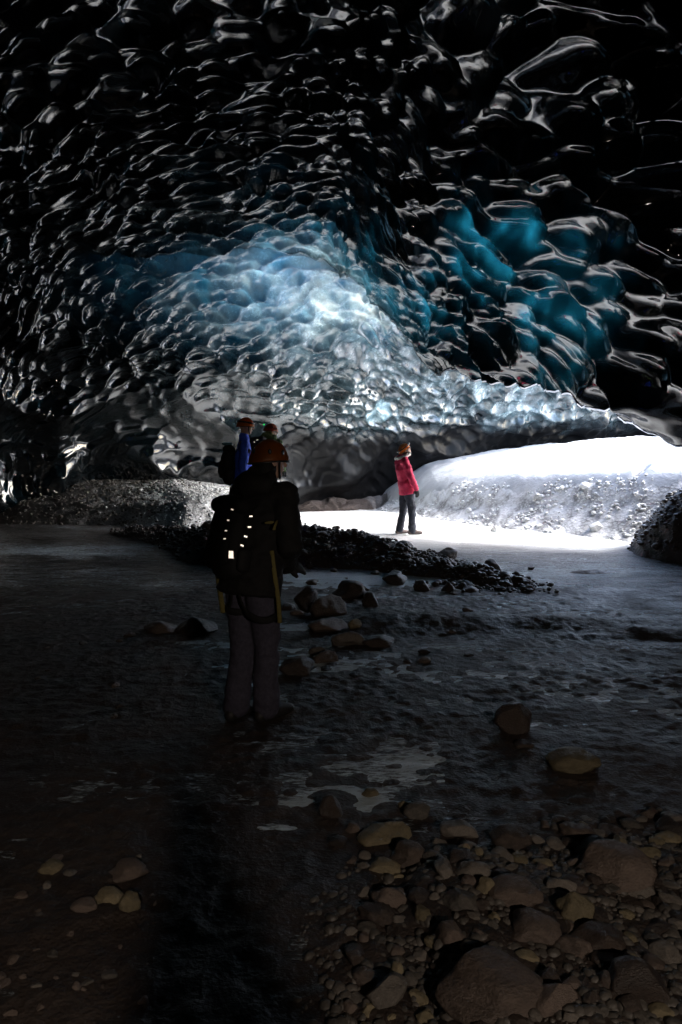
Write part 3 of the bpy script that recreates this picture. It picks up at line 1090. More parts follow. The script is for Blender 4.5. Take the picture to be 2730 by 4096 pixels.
    for a0 in (20, 160, 200, 340, 250, 290):
        a = R(a0)
        for ph in (.28,):
            v = bmesh.new()
            c = HH((math.cos(a) * math.cos(ph) * .111, math.sin(a) * math.cos(ph) * .134 - .006, .018 + math.sin(ph) * .112))
            Mv = Tm @ Matrix.Rotation(a, 3, 'Z')
            ball(v, c, (.006, .011, .017), Mv, 10)
            finish(v, 'vent', PLASTIC, helm)
    for sx in (-1, 1):
        st = bmesh.new()
        tube(st, [HH((sx * .100, .02, .01)), H((sx * .078, .03, -.06)), H((sx * .03, .055, -.118)), H((0, .058, -.122))], [(.008, .003)] * 4, side=(0, 1, 0), seg=8)
        finish(st, 'strap', PLASTIC, helm)
    if P.get('lamp'):
        lb = bmesh.new()
        bmesh.ops.create_cube(lb, size=1, matrix=Matrix.Translation(HH((0, .140, .055))) @ Tm.to_4x4() @ Matrix.Diagonal((.055, .030, .040, 1)))
        bmesh.ops.bevel(lb, geom=list(lb.edges), offset=.007, segments=2, affect='EDGES')
        lamp = finish(lb, 'headlamp', LAMPGREY, helm)
        lb = bmesh.new()
        ball(lb, HH((0, .156, .055)), (.014, .006, .014), Tm, 10)
        finish(lb, 'lens', LENS, lamp)
        band = bmesh.new()
        pr = [HH((math.cos(a) * .112, math.sin(a) * .136 - .006, .050)) for a in [2 * math.pi * k / 36 for k in range(37)]]
        tube(band, pr, [(.012, .002)] * 37, side=Tm @ Vector((0, 0, 1)), seg=8, cap=False)
        finish(band, 'lamp_band', PLASTIC, helm)
    return root, helm, H, HH, Tm


def standing(lean=0.0, rgap=.10, step=0.0, k=1.0):
    """Upright joints, k = height scale; lean moves the upper body forward."""
    return dict(pelvis=(0, 0, .93 * k), waist=(0, lean * .25, 1.07 * k), chest=(0, lean * .6, 1.27 * k), neck=(0, lean * .95, 1.475 * k), head=(0, lean * 1.15 + .02, 1.615 * k),
                hip=((-.085, 0, .90 * k), (.085, 0, .90 * k)), knee=((-rgap, .02 - step * .5, .49 * k), (rgap, .03 + step * .5, .49 * k)),
                ankle=((-rgap - .01, -.01 - step, .095), (rgap + .01, -.01 + step, .095)),
                shoulder=((-.185, lean * .85, 1.40 * k), (.185, lean * .85, 1.40 * k)))


def backpack(label, loc, rz, w, d, h, tilt=0.0, mat=None, roll=None, loops=True):
    """Rucksack: rounded sack, lid, front pocket, side pockets, shoulder straps. Local -Y is its outer face."""
    mat = mat or PACK_CLOTH
    root = empty('backpack', loc, rz)
    root.rotation_euler = (tilt, 0, rz)
    tag(root, label, 'backpack')
    bm = bmesh.new()
    tube(bm, [(0, 0, .05), (0, -.012, h * .35), (0, -.01, h * .7), (0, .01, h * .9)],
         [(w * .46, d * .46), (w * .5, d * .52), (w * .5, d * .5), (w * .44, d * .42)], seg=24)
    fuse(bm, 'sack', mat, root, .011, 4, .010, (7, 7, 9), 5)
    bm = bmesh.new()
    tube(bm, [(-w * .34, -.005, h * .96), (w * .34, -.005, h * .96)], [(d * .42, .06), (d * .42, .06)], side=(0, 1, 0))
    fuse(bm, 'lid', mat, root, .010, 3, .007, (9, 9, 9), 6)
    bm = bmesh.new()
    tube(bm, [(0, -d * .5, .09), (0, -d * .54, h * .33), (0, -d * .47, h * .6)], [(w * .36, d * .17), (w * .37, d * .2), (w * .3, d * .14)], seg=18)
    fuse(bm, 'front_pocket', mat, root, .010, 3, .006, (9, 9, 9), 7)
    for sx in (-1, 1):
        bm = bmesh.new()
        tube(bm, [(sx * w * .48, 0, .06), (sx * w * .5, 0, h * .34)], [(.03, d * .28), (.034, d * .3)])
        fuse(bm, 'side_pocket', mat, root, .010, 3)
        bm = bmesh.new()
        tube(bm, [(sx * w * .28, d * .45, h * .86), (sx * w * .33, d * .62, h * .98), (sx * w * .36, d * .62 + .17, h * .92), (sx * w * .38, d * .62 + .20, h * .66), (sx * w * .42, d * .5 + .06, h * .30)],
             [(.028, .007)] * 5, side=(1, 0, 0), seg=10)
        finish(bm, 'shoulder_strap', BLACK_CLOTH, root)
    bm = bmesh.new()
    tube(bm, [(-.03, d * .34, h * 1.03), (-.02, d * .38, h * 1.09), (.02, d * .38, h * 1.09), (.03, d * .34, h * 1.03)], [.006] * 4, seg=8)
    finish(bm, 'grab_loop', BLACK_CLOTH, root)
    return root


def reflector(pack, world_pos, w, h, nrm, roll=0.0, trapezoid=1.0):
    """A small sewn-on reflective tab, in the pack's space."""
    n = Vector(nrm).normalized()
    u = Vector((0, 0, 1)).cross(n).normalized()
    v = n.cross(u)
    Rm = Matrix.Rotation(roll, 3, n)
    u, v = Rm @ u, Rm @ v
    bm = bmesh.new()
    P0 = Vector(world_pos)
    top = trapezoid
    cs = [(-w / 2, -h / 2), (w / 2, -h / 2), (w / 2 * top, h / 2), (-w / 2 * top, h / 2)]
    f = bm.faces.new([bm.verts.new(P0 + u * a + v * b) for a, b in cs])
    ex = bmesh.ops.extrude_face_region(bm, geom=[f])
    bmesh.ops.translate(bm, verts=[x for x in ex['geom'] if isinstance(x, bmesh.types.BMVert)], vec=-n * .004)
    bm.transform(pack_inv(pack))
    return finish(bm, 'reflector', RETRO, pack, smooth=False)


def pack_inv(p):
    return (Matrix.Translation(p.location) @ p.rotation_euler.to_matrix().to_4x4()).inverted()


def ray_hit(objs, px, py):
    """Where a sight line meets the given part meshes (parts of an unrotated-scale root)."""
    best = None
    for o in objs:
        M = Matrix.Translation(o.parent.location) @ o.parent.rotation_euler.to_matrix().to_4x4()
        Mi = M.inverted()
        a = Mi @ CAM
        b = Mi.to_3x3() @ ray(px, py)
        ok, p, n, _ = o.ray_cast(a, b)
        if ok:
            wp = M @ p
            if best is None or (wp - CAM).length < (best - CAM).length:
                best = wp
    return best


LAMP_L = Vector((0.0, -0.75, 1.75))
LAMP_R = Vector((1.3, -1.2, 1.78))

# 1 -- the visitor in black, back to us, near the middle
fp = at_z(1012, 2878, 0.0)
P = standing(lean=.13, rgap=.074, step=.05)
P.update(elbow=((-.315, .09, 1.10), (.275, .06, 1.10)), wrist=((-.24, .26, .95), (.06, .25, .95)),
         hand_dir=(Vector((.2, .8, -.35)), Vector((.25, .8, -.2))), palm=((.6, .2, -.6), (-.6, .2, -.6)),
         yaw=-.35, pitch=.0, helmet_tilt=-.06, hem=.80, bulk=1.08, collar=.10, leg=1.0, trouser_mat=GREY_CLOTH, boot_mat=RUBBER, jacket_mat=BLACK_CLOTH, glove_mat=GLOVE, wrinkle=.016,
         helmet_mat=mat_simple('shaded_orange_shell', (0.34, 0.10, 0.016), .45, .2, 14, .05))  # darker copy of the helmet orange, dim light put into the colour
fg_rz = R(-38)
fg, fg_helm, H_, HH_, Tm_ = person('person in black jacket and grey trousers standing with back turned in the dark foreground', fp, fg_rz, P)
# hood folded at the nape
bm = bmesh.new()
tube(bm, [(-.10, .02, 1.46), (0, -.035, 1.47), (.10, .02, 1.46)], [(.055, .065), (.07, .085), (.055, .065)], side=(0, 1, 0))
tube(bm, [(-.07, .08, 1.50), (0, .03, 1.53), (.07, .08, 1.50)], [.055, .06, .055])
fuse(bm, 'hood', BLACK_CLOTH, fg, .011, 3, .008, (9, 9, 9), 3)
# climbing harness: black leg loops and waist belt, loose olive webbing at each side
for sx in (-1, 1):
    bm = bmesh.new()
    pts = [(sx * .088 + .118 * math.cos(a), .115 * math.sin(a) - .0, .70 + .02 * math.sin(a * 2) - .02 * sx * math.cos(a)) for a in [2 * math.pi * k / 24 for k in range(25)]]
    tube(bm, pts, [(.022, .006)] * 25, side=(0, 0, 1), seg=8, cap=False)
    finish(bm, 'leg_loop', BLACK_CLOTH, fg)
    bm = bmesh.new()
    tube(bm, [(sx * .03, -.135, .83), (sx * .045, -.128, .76), (sx * .08, -.118, .705)], [(.011, .004)] * 3, side=(1, 0, 0), seg=8)
    finish(bm, 'riser_strap', BLACK_CLOTH, fg)
Mfg = (Matrix.Translation(fg.location) @ Matrix.Rotation(fg_rz, 4, 'Z')).inverted()


def fg_strap(pix, dep, w):
    bm = bmesh.new()
    pts = [Mfg @ at_dist(px, py, d) for (px, py), d in zip(pix, dep)]
    tube(bm, pts, [(w, .004)] * len(pts), side=(Mfg.to_3x3() @ Vector((1, 0, 0))), seg=8)
    finish(bm, 'harness_strap', YELLOW_WEB, fg)


y0 = fp.y
fg_strap([(1088, 2205), (1094, 2260), (1104, 2330), (1114, 2400), (1120, 2490)], [y0 - .13, y0 - .15, y0 - .15, y0 - .155, y0 - .145], .014)
fg_strap([(868, 2265), (876, 2330), (886, 2400), (893, 2450)], [y0 - .03, y0 - .03, y0 - .02, y0 - .02], .016)
fg_strap([(1062, 2092), (1085, 2090), (1108, 2082), (1096, 2118)], [y0 - .20, y0 - .205, y0 - .2, y0 - .2], .010)
# the pack on the back
bp = fp + Matrix.Rotation(fg_rz, 3, 'Z') @ Vector((0, -.20, .93))
pk = backpack('black backpack with two rows of glinting reflective tabs on the back of the nearest visitor', bp, fg_rz, .27, .18, .44, tilt=-.12)
hits = [c for c in C.objects if c.parent == pk and c.type == 'MESH']
for (px, py, w, h, roll, tz) in ((929, 2038, .014, .008, -.4, 1), (1004, 2065, .018, .008, 0, 1), (913, 2081, .013, .008, 0, 1), (998, 2108, .019, .008, 0, 1), (904, 2123, .013, .008, 0, 1),
                                 (983, 2146, .019, .009, -.3, 1), (899, 2155, .014, .008, 0, 1), (969, 2182, .019, .009, -.4, 1), (918, 2218, .050, .042, -.10, .80)):
    p = ray_hit(hits, px, py)
    if p is None:
        p = at_dist(px, py, fp.y - .32)
    toc = (CAM - p).normalized()
    tol = (LAMP_R - p).normalized()
    n = (toc + tol).normalized()
    reflector(pk, p + n * .012, w, h, n, roll, tz)

# 2 -- the visitor in the red parka, looking up
rp = at_dist(1626, 2131, 13.3)
rp.z = top_z(rp.x, rp.y)
P = standing(lean=-.12, rgap=.105, step=.09, k=1.0)
P.update(elbow=((-.24, -.03, 1.12), (.265, -.02, 1.12)), wrist=((-.22, .10, .88), (.26, .10, .89)), hand_dir=(Vector((0, .15, -1)), Vector((0, .2, -1))), palm=((1, 0, 0), (-1, 0, 0)),
         yaw=-.22, pitch=.68, helmet_mat=mat_simple('lit_orange_shell', (0.95, 0.40, 0.08), .35, .12, 14, .05), helmet_tilt=-.05, hem=.80, bulk=1.02, leg=.97, curl=.45, trouser_mat=NAVY_CLOTH, boot_mat=BROWN_BOOT, jacket_mat=RED_CLOTH, glove_mat=GLOVE, lamp=True)  # helmet orange lightened to stand for the daylight on it
P['head'] = (0, -.045, 1.635)
red, red_helm, Hr, HHr, Tr = person('person in red parka with pale fur hood looking up, standing on the bright ice', rp, R(-74), P)
bm = bmesh.new()
tube(bm, [(-.13, -.09, 1.44), (0, -.155, 1.42), (.13, -.09, 1.44)], [(.07, .10), (.085, .13), (.07, .10)], side=(0, 1, 0))
ball(bm, (0, -.13, 1.36), (.14, .075, .13))
hood = fuse(bm, 'hood', RED_CLOTH, red, .011, 3, .008, (9, 9, 9), 3)
bm = bmesh.new()
pts = [(.135 * math.cos(a), -.075 + .135 * math.sin(a), 1.525 + .055 * math.sin(a)) for a in [R(-215) + R(250) * k / 20 for k in range(21)]]
tube(bm, pts, [.036] * 21, seg=10)
fuse(bm, 'fur_trim', FUR, hood, .009, 1, .004, (30, 30, 30), 4, fur=.007)
bm = bmesh.new()
pts = [(.181 * math.cos(a), .141 * math.sin(a) - .012, 1.06) for a in [2 * math.pi * k / 30 for k in range(31)]]
tube(bm, pts, [(.016, .004)] * 31, side=(0, 0, 1), seg=8, cap=False)
finish(bm, 'waist_band', mat_simple('dark_red_band', (0.10, 0.012, 0.02), .8), red)
bm = bmesh.new()
ball(bm, Hr((0, -.045, -.045)), (.082, .072, .085), Tr)
tube(bm, [Hr((-.07, .0, -.03)), Hr((-.072, .005, -.12))], [(.02, .03), (.014, .02)])
tube(bm, [Hr((.07, .0, -.03)), Hr((.072, .005, -.12))], [(.02, .03), (.014, .02)])
fuse(bm, 'hair', HAIR, red, .009, 2, .006, (30, 30, 8), 5)

# 3 -- the visitor in the blue jacket, seen from the side
bx = at_dist(966, 1700, 10.0)
bloc = Vector((bx.x, bx.y, 0))
bloc.z = top_z(bloc.x, bloc.y)
k = (2.235 - bloc.z) / 1.70
P = standing(lean=.04, rgap=.09, step=.06, k=k)
P.update(elbow=((-.26, -.02, 1.12 * k), (.255, -.0, 1.12 * k)), wrist=((-.24, .14, .90 * k), (.23, .15, .89 * k)), hand_dir=(Vector((0, .3, -1)), Vector((0, .3, -1))), palm=((1, 0, 0), (-1, 0, 0)),
         yaw=.10, pitch=-.02, hem=.86 * k, bulk=.92, leg=.93, trouser_mat=BLACK_CLOTH, boot_mat=RUBBER, jacket_mat=BLUE_CLOTH, lamp=True)
blue, blue_helm, Hb, HHb, Tb = person('person in blue jacket and orange helmet with glasses, in profile beside the far wall', bloc, R(-78), P)
gl = bmesh.new()
for sx in (-1, 1):
    pr = [Hb((sx * .034 + .024 * math.cos(a), .101 - .004 * abs(math.cos(a)), .002 + .018 * math.sin(a))) for a in [2 * math.pi * q / 16 for q in range(17)]]
    tube(gl, pr, [.003] * 17, side=(0, 0, 1), seg=6, cap=False)
    tube(gl, [Hb((sx * .058, .098, .008)), Hb((sx * .078, .04, .010)), Hb((sx * .082, -.02, .006))], [.0028] * 3, side=(0, 0, 1), seg=6)
tube(gl, [Hb((-.011, .103, .006)), Hb((.011, .103, .006))], [.0028] * 2, side=(0, 0, 1), seg=6)
finish(gl, 'glasses', PLASTIC, blue)
pb = bloc + Matrix.Rotation(R(-78), 3, 'Z') @ Vector((0, -.185, .98 * k))
backpack('dark backpack with bluish lit rim on the back of the visitor in blue', pb, R(-78), .31, .22, .50)
bm = bmesh.new()
bm_pts = [(-.12, -.02, .545), (-.04, -.02, .56), (.05, -.02, .56), (.12, -.02, .545)]
tube(bm, bm_pts, [(.075, .016)] * 4, side=(0, 1, 0), seg=10)
o = fuse(bm, 'lit_top', mat_simple('lit_blue_cloth', (0.12, 0.27, 0.36), .7), [x for x in C.objects if x.name.startswith('backpack')][-1], .009, 2, .006, (15, 15, 15), 9)  # light on the dark pack's top, added as a pale blue strip

# 4 -- the visitor in the green hood, half hidden behind the nearest one
gx = at_dist(1062, 1700, 11.2)
gloc = Vector((gx.x, gx.y, 0))
gloc.z = top_z(gloc.x, gloc.y)
k = (2.20 - gloc.z) / 1.70
P = standing(lean=.12, rgap=.09, step=.05, k=k)
P.update(elbow=((-.27, .02, 1.12 * k), (.27, .02, 1.12 * k)), wrist=((-.22, .2, .95 * k), (.22, .2, .95 * k)), hand_dir=(Vector((0, .6, -.5)), Vector((0, .6, -.5))), palm=((1, 0, 0), (-1, 0, 0)),
         yaw=-.35, pitch=-.12, hem=.84 * k, bulk=.98, collar=.07, leg=.95, trouser_mat=BLACK_CLOTH, boot_mat=RUBBER, jacket_mat=GREEN_CLOTH, glove_mat=GLOVE,
         helmet_mat=mat_simple('red_orange_helmet_shell', (0.50, 0.09, 0.03), .4, .15, 14, .05))
green, green_helm, Hg, HHg, Tg = person('person with green hood and red-orange helmet, mostly hidden behind the nearest visitor', gloc, R(-30), P)
bm = bmesh.new()
tube(bm, [(-.12, .04, 1.44 * k), (0, -.03, 1.47 * k), (.12, .04, 1.44 * k)], [(.07, .08), (.09, .12), (.07, .08)], side=(0, 1, 0))
tube(bm, [(-.09, .10, 1.50 * k), (0, .04, 1.55 * k), (.09, .10, 1.50 * k)], [.06, .07, .06])
fuse(bm, 'hood', GREEN_CLOTH, green, .011, 3, .008, (9, 9, 9), 3)
led = bmesh.new()
ball(led, HHg((-.045, -.128, .075)), (.013, .010, .013), Tg, 10)
LED = bpy.data.materials.new('green_light')
LED.use_nodes = True
LED.node_tree.nodes['Principled BSDF'].inputs['Emission Color'].default_value = (0.03, 1.0, 0.16, 1)
LED.node_tree.nodes['Principled BSDF'].inputs['Emission Strength'].default_value = 0.12
LED.node_tree.nodes['Principled BSDF'].inputs['Base Color'].default_value = (0.05, 0.4, 0.1, 1)
finish(led, 'rear_light', LED, green_helm)
pg = gloc + Matrix.Rotation(R(-30), 3, 'Z') @ Vector((-.03, -.175, .95 * k))
pkg = backpack('dark backpack with small reflective tabs on the visitor in the green hood', pg, R(-30), .33, .22, .50, mat=mat_simple('violet_black_cloth', (0.022, 0.018, 0.030), .8, .3, 60, .3))
hits = [c for c in C.objects if c.parent == pkg and c.type == 'MESH']
for (px, py, w, h, roll) in ((1018, 1768, .016, .022, .5), (1030, 1760, .03, .014, .2), (996, 1830, .036, .016, 0)):
    p = ray_hit(hits, px, py)
    if p is None:
        p = at_dist(px, py, gloc.y - .36)
    n = ((CAM - p).normalized() + (LAMP_R - p).normalized()).normalized()
    reflector(pkg, p + n * .02, w, h, n, roll)

# ------------------------------------------------------------------ stones
def stone_mesh(name, seed, flat=0.75, angular=0.5):
    bm = bmesh.new()
    bmesh.ops.create_icosphere(bm, subdivisions=4, radius=1)
    co = np.array([v.co for v in bm.verts])
    r_ = np.random.RandomState(seed)
    for _ in range(int(5 + 7 * angular)):
        n = r_.normal(size=3)
        n /= np.linalg.norm(n)
        d = r_.uniform(0.52, 0.88)
        s = co @ n
        co = co - n * np.maximum(s - d, 0)[:, None] * (0.6 + 0.38 * angular)
    d = 0.24 * fbm3(co * 1.3 + seed * 3.1, 3, 600 + seed) + 0.05 * fbm3(co * 4.5, 4, 640 + seed)
    co = co * (1 + d)[:, None]
    co /= np.abs(co).max(0)
    for v, c in zip(bm.verts, co):
        v.co = c
    me = bpy.data.meshes.new(name)
    bm.to_mesh(me)
    bm.free()
    me.polygons.foreach_set('use_smooth', np.ones(len(me.polygons), bool))
    return me


STONE_BASE = {}
for mname, mt in (('brown', ST_BROWN), ('grey', ST_GREY), ('ochre', ST_OCHRE), ('dark', ST_DARK), ('pale', ST_PALE)):
    STONE_BASE[mname] = []
    for q in range(5):
        m_ = stone_mesh('stone', q * 7 + len(mname), angular=0.35 + 0.65 * (q % 3) / 2)
        m_.materials.append(mt)
        STONE_BASE[mname].append(m_)
placed = []


def stone(x, y, w, d, h, mat, label, group=None, rz=None, sink=0.3, tilt=0.12, name='stone', var=None, zoff=0.0):
    me = STONE_BASE[mat][rng.randrange(5) if var is None else var]
    o = bpy.data.objects.new(name, me)
    o.scale = (w / 2, d / 2, h / 2)
    o.rotation_euler = (rng.uniform(-tilt, tilt), rng.uniform(-tilt, tilt), rng.uniform(0, 6.28) if rz is None else rz)
    o.location = (x, y, top_z(x, y) + h * (0.5 - sink) + zoff)
    C.objects.link(o)
    tag(o, label, 'stone', group)
    placed.append((x, y, max(w, d) / 2))
    return o


def stone_px(px, py, wpx, hpx, mat, label, group=None, var=None, rz=0.0, sink=0.30, z=0.0, depth=0.85, name='stone'):
    """A stone whose visible body is centred on a sight line, resting on the ground."""
    g = at_z(px, py + hpx * 0.40, z)
    z2 = top_z(g.x, g.y)
    g = at_z(px, py + hpx * 0.40, z2)
    dist = (g - CAM).length
    w = wpx * dist / FPX
    down = math.asin(min(0.9, (CAM.z - z2) / dist))
    d = w * depth
    h = max(0.30 * w, (hpx * dist / FPX - 0.6 * d * math.sin(down)) / math.cos(down)) / (1 - sink)
    h = min(h, 1.1 * w)
    if hpx > 92 and py > 3100:
        h, sink = h * 0.85, max(sink, 0.42)
    o = stone(g.x, g.y + d * 0.38, w, d, h, mat, label, group, rz=rz, sink=sink, tilt=.08, name=name, var=var)
    return o


# stones one can single out
stone_px(1540, 3338, 215, 120, 'ochre', 'pale ochre boulder with a flat face at the edge of the reflecting ice patch', var=2, name='boulder', sink=.12)
stone_px(2320, 3060, 195, 95, 'ochre', 'rounded tan boulder at the near shore of the ice, right side', var=0, name='boulder')
stone_px(2070, 2888, 160, 125, 'dark', 'round dark boulder standing alone in the ice on the right', var=3, name='boulder')
stone_px(2105, 2985, 75, 36, 'brown', 'small tan stone just below the lone round dark boulder')
stone_px(1975, 2258, 72, 52, 'dark', 'small black dome-shaped rock at the tip of the gravel bar', var=0)
stone_px(2130, 2262, 32, 14, 'dark', 'tiny black stone on the ice right of the dome-shaped rock')
stone_px(1600, 2182, 66, 62, 'dark', 'dark peaked rock on the crest of the bar below the red parka', var=2)
stone_px(1395, 2138, 62, 34, 'dark', 'low dark rock on the crest of the bar at the edge of the bright ice')
stone_px(1545, 2182, 60, 34, 'dark', 'flat dark rock on the bar, left of the peaked rock')
stone_px(1470, 2175, 80, 36, 'dark', 'broad dark slab on the bar under the bright ice')
stone_px(1720, 2215, 60, 40, 'dark', 'dark rock on the right slope of the bar')
stone_px(1790, 2230, 110, 66, 'dark', 'large dark boulder near the right end of the bar', var=1, name='boulder')
stone_px(1225, 2402, 100, 125, 'dark', 'upright dark block beside the nearest visitor', var=1, name='boulder', sink=.1)
stone_px(1310, 2432, 160, 100, 'brown', 'broad brown boulder right of the upright dark block', var=2, name='boulder')
stone_px(1400, 2366, 150, 84, 'brown', 'brown boulder at the back of the midstream pile', var=3, name='boulder')
stone_px(1484, 2392, 72, 88, 'dark', 'dark round stone at the right end of the midstream pile', var=0)
stone_px(1250, 2330, 56, 24, 'dark', 'small dark stone in the water behind the midstream pile')
stone_px(1420, 2478, 60, 42, 'ochre', 'small light brown stone amid the midstream pile')
stone_px(1310, 2512, 170, 60, 'brown', 'flat brown slab in front of the midstream pile', name='boulder')
stone_px(1400, 2555, 150, 86, 'grey', 'speckled grey-brown boulder low in the midstream pile', var=4, name='boulder')
stone_px(1275, 2605, 80, 52, 'grey', 'grey stone left of the speckled boulder')
stone_px(1300, 2635, 110, 60, 'brown', 'brown stone at the foot of the midstream pile')
stone_px(1190, 2672, 150, 84, 'dark', 'dark boulder beside the right knee of the nearest visitor', var=3, name='boulder')
stone_px(1520, 2580, 140, 36, 'dark', 'long flat dark stone right of the midstream pile')
stone_px(1585, 2318, 110, 50, 'dark', 'dark boulder in the water behind the streaks of light', name='boulder')
stone_px(1690, 2345, 70, 46, 'dark', 'dark stone in the water below the bar')
stone_px(1800, 2352, 62, 46, 'dark', 'dark stone between the bar and the open ice')
stone_px(1890, 2362, 60, 26, 'dark', 'low dark stone at the end of the line below the bar')
stone_px(1880, 2285, 76, 18, 'dark', 'thin dark slab lying on the ice by the bar tip')
stone_px(780, 2500, 190, 100, 'dark', 'big dark boulder left of the nearest visitor', var=2, name='boulder')
stone_px(640, 2510, 150, 60, 'dark', 'low dark rock left of the big dark boulder', name='boulder')
stone_px(1325, 3240, 95, 84, 'dark', 'dark round stone at the top of the reflecting ice patch', var=0)
stone_px(1352, 3372, 76, 40, 'dark', 'small dark stone in the middle of the reflecting ice patch')
stone_px(1412, 3318, 60, 40, 'brown', 'small brown stone against the pale ochre boulder')
stone_px(1485, 3175, 70, 36, 'ochre', 'small tan stone above the pale ochre boulder')
stone_px(1640, 3420, 150, 110, 'brown', 'brown boulder tucked under the pale ochre boulder', var=3, name='boulder')
stone_px(1675, 3255, 110, 70, 'grey', 'grey rounded stone on the shore right of the pale ochre boulder')
stone_px(1620, 3225, 50, 36, 'ochre', 'small yellowish pointed stone on the shore')
stone_px(1850, 3330, 150, 90, 'grey', 'grey wedge-shaped boulder in the upper gravel bed', var=4, name='boulder')
stone_px(2060, 3370, 150, 90, 'brown', 'brown boulder in the middle of the gravel bed', var=0, name='boulder')
stone_px(2500, 3480, 300, 190, 'brown', 'largest brown boulder at the right of the gravel bed', var=3, name='boulder')
stone_px(2555, 3540, 170, 110, 'grey', 'grey boulder in front of the largest brown boulder', var=0, name='boulder')
stone_px(2330, 3640, 150, 140, 'ochre', 'pale upright boulder in the lower right gravel', var=1, name='boulder')
stone_px(1855, 3590, 150, 100, 'grey', 'greenish grey boulder in the centre of the gravel bed', var=2, name='boulder')
stone_px(1950, 3560, 75, 60, 'ochre', 'pale wedge stone beside the greenish grey boulder')
stone_px(1570, 3600, 150, 110, 'brown', 'brown boulder at the left edge of the gravel bed', var=1, name='boulder')
stone_px(2080, 3585, 200, 120, 'brown', 'wide brown boulder right of the pale wedge stone', var=0, name='boulder')
stone_px(2150, 3730, 190, 130, 'brown', 'brown boulder with a pale stripe in the lower gravel bed', var=4, name='boulder')
stone_px(2440, 3760, 210, 130, 'dark', 'dark boulder near the right lower edge', var=2, name='boulder')
stone_px(2010, 4000, 400, 170, 'brown', 'huge flat brown boulder at the bottom edge of the picture', var=3, name='boulder')
stone_px(1555, 3985, 150, 150, 'grey', 'tall grey boulder at the bottom edge, left of the huge flat one', var=1, name='boulder')
stone_px(2240, 4030, 170, 120, 'brown', 'brown boulder at the bottom edge, right of the huge flat one', var=2, name='boulder')
stone_px(2600, 3960, 200, 150, 'dark', 'dark boulder in the lower right corner', var=0, name='boulder')
stone_px(1590, 3890, 52, 46, 'ochre', 'small pale ochre pebble above the tall grey boulder')
stone_px(2120, 3842, 80, 40, 'ochre', 'tan stone above the huge flat boulder')
stone_px(420, 3602, 125, 66, 'ochre', 'pale ochre stone under the ice at lower left')
stone_px(516, 3635, 82, 76, 'ochre', 'pale speckled stone right of the ochre stone at lower left')
stone_px(190, 3478, 86, 46, 'ochre', 'small ochre stone nearest the left edge')
stone_px(330, 3640, 100, 44, 'brown', 'brown stone beside the ochre stone at lower left')
stone_px(500, 3500, 150, 70, 'brown', 'dull brown stone frozen in the left ice')
stone_px(1985, 1928 + 142, 40, 26, 'pale', 'white frosted stone on the gravel bank by the snow', z=.3)


def fill(n, pxa, pxb, pya, pyb, smin, smax, mats, label, group, cond=None, tries=6000, hr=(0.38, 0.62), z=0.0, sink=.36):
    got = 0
    for _ in range(tries):
        if got >= n:
            break
        px, py = rng.uniform(pxa, pxb), rng.uniform(pya, pyb)
        if cond and not cond(px, py):
            continue
        g = at_z(px, py, z)
        g = at_z(px, py, top_z(g.x, g.y))
        dist = (g - CAM).length
        w = smin * (smax / smin) ** (rng.random() ** 1.3) * dist / FPX
        if any((g.x - a) ** 2 + (g.y - b) ** 2 < (0.62 * (c + w / 2)) ** 2 for a, b, c in placed):
            continue
        stone(g.x, g.y, w, w * rng.uniform(.65, .95), w * rng.uniform(*hr), rng.choice(mats), label, group, sink=sink)
        got += 1


fill(150, 1400, 2740, 3200, 4120, 50, 135, ['brown', 'brown', 'grey', 'grey', 'grey', 'dark', 'ochre'], 'wet cobble in the dim gravel bed at lower right', 'cobbles of the gravel bed',
     cond=lambda px, py: py > 3420 - 0.17 * (px - 1430))
fill(46, 0, 640, 3400, 4090, 20, 58, ['grey', 'brown', 'brown'], 'small dim stone frozen in the ice at lower left', 'stones in the left ice', sink=.36)
fill(12, 100, 560, 2540, 2900, 22, 58, ['brown', 'grey'], 'faint brown stone in the shadow left of the nearest visitor', 'stones in the left shadow', sink=.36)

fill(22, 1130, 1900, 2290, 2720, 30, 80, ['dark', 'dark', 'brown'], 'dark stone scattered on the ice around the midstream pile', 'stones around the midstream pile')

# stones along the bar and on the lit bank
got = 0
for _ in range(900):
    if got >= 42:
        break
    i = rng.randrange(1, len(BAR) - 1)
    t = rng.random()
    x = BAR[i][0] + (BAR[i + 1][0] - BAR[i][0]) * t + rng.uniform(-.35, .35)
    y = BAR[i][1] + (BAR[i + 1][1] - BAR[i][1]) * t + rng.uniform(-1.0, .35)
    w = 0.10 * 3.0 ** (rng.random() ** 2)
    if any((x - a) ** 2 + (y - b) ** 2 < (0.7 * (c + w / 2)) ** 2 for a, b, c in placed):
        continue
    stone(x, y, w, w * rng.uniform(.7, .95), w * rng.uniform(.5, .8), 'dark', 'dark cobble on the slope of the central gravel bar', 'cobbles of the central bar')
    got += 1
got = 0
for _ in range(3000):
    if got >= 34:
        break
    i = rng.randrange(2, len(BASE_LINE) - 1)
    t = rng.random()
    ax, ay = BASE_LINE[i]
    bx_, by_ = BASE_LINE[i + 1]
    d = rng.uniform(.05, 1.1)
    nx, ny = -(by_ - ay), (bx_ - ax)
    ln = math.hypot(nx, ny)
    x, y = ax + (bx_ - ax) * t + nx / ln * d, ay + (by_ - ay) * t + ny / ln * d
    w = 0.10 * 3.2 ** (rng.random() ** 2.2)
    if any((x - a) ** 2 + (y - b) ** 2 < (0.7 * (c + w / 2)) ** 2 for a, b, c in placed):
        continue
    stone(x, y, w, w * rng.uniform(.7, .95), w * rng.uniform(.55, .85), 'pale', 'frosted stone on the bright gravel face under the snow bank', 'stones of the bright bank')
    got += 1


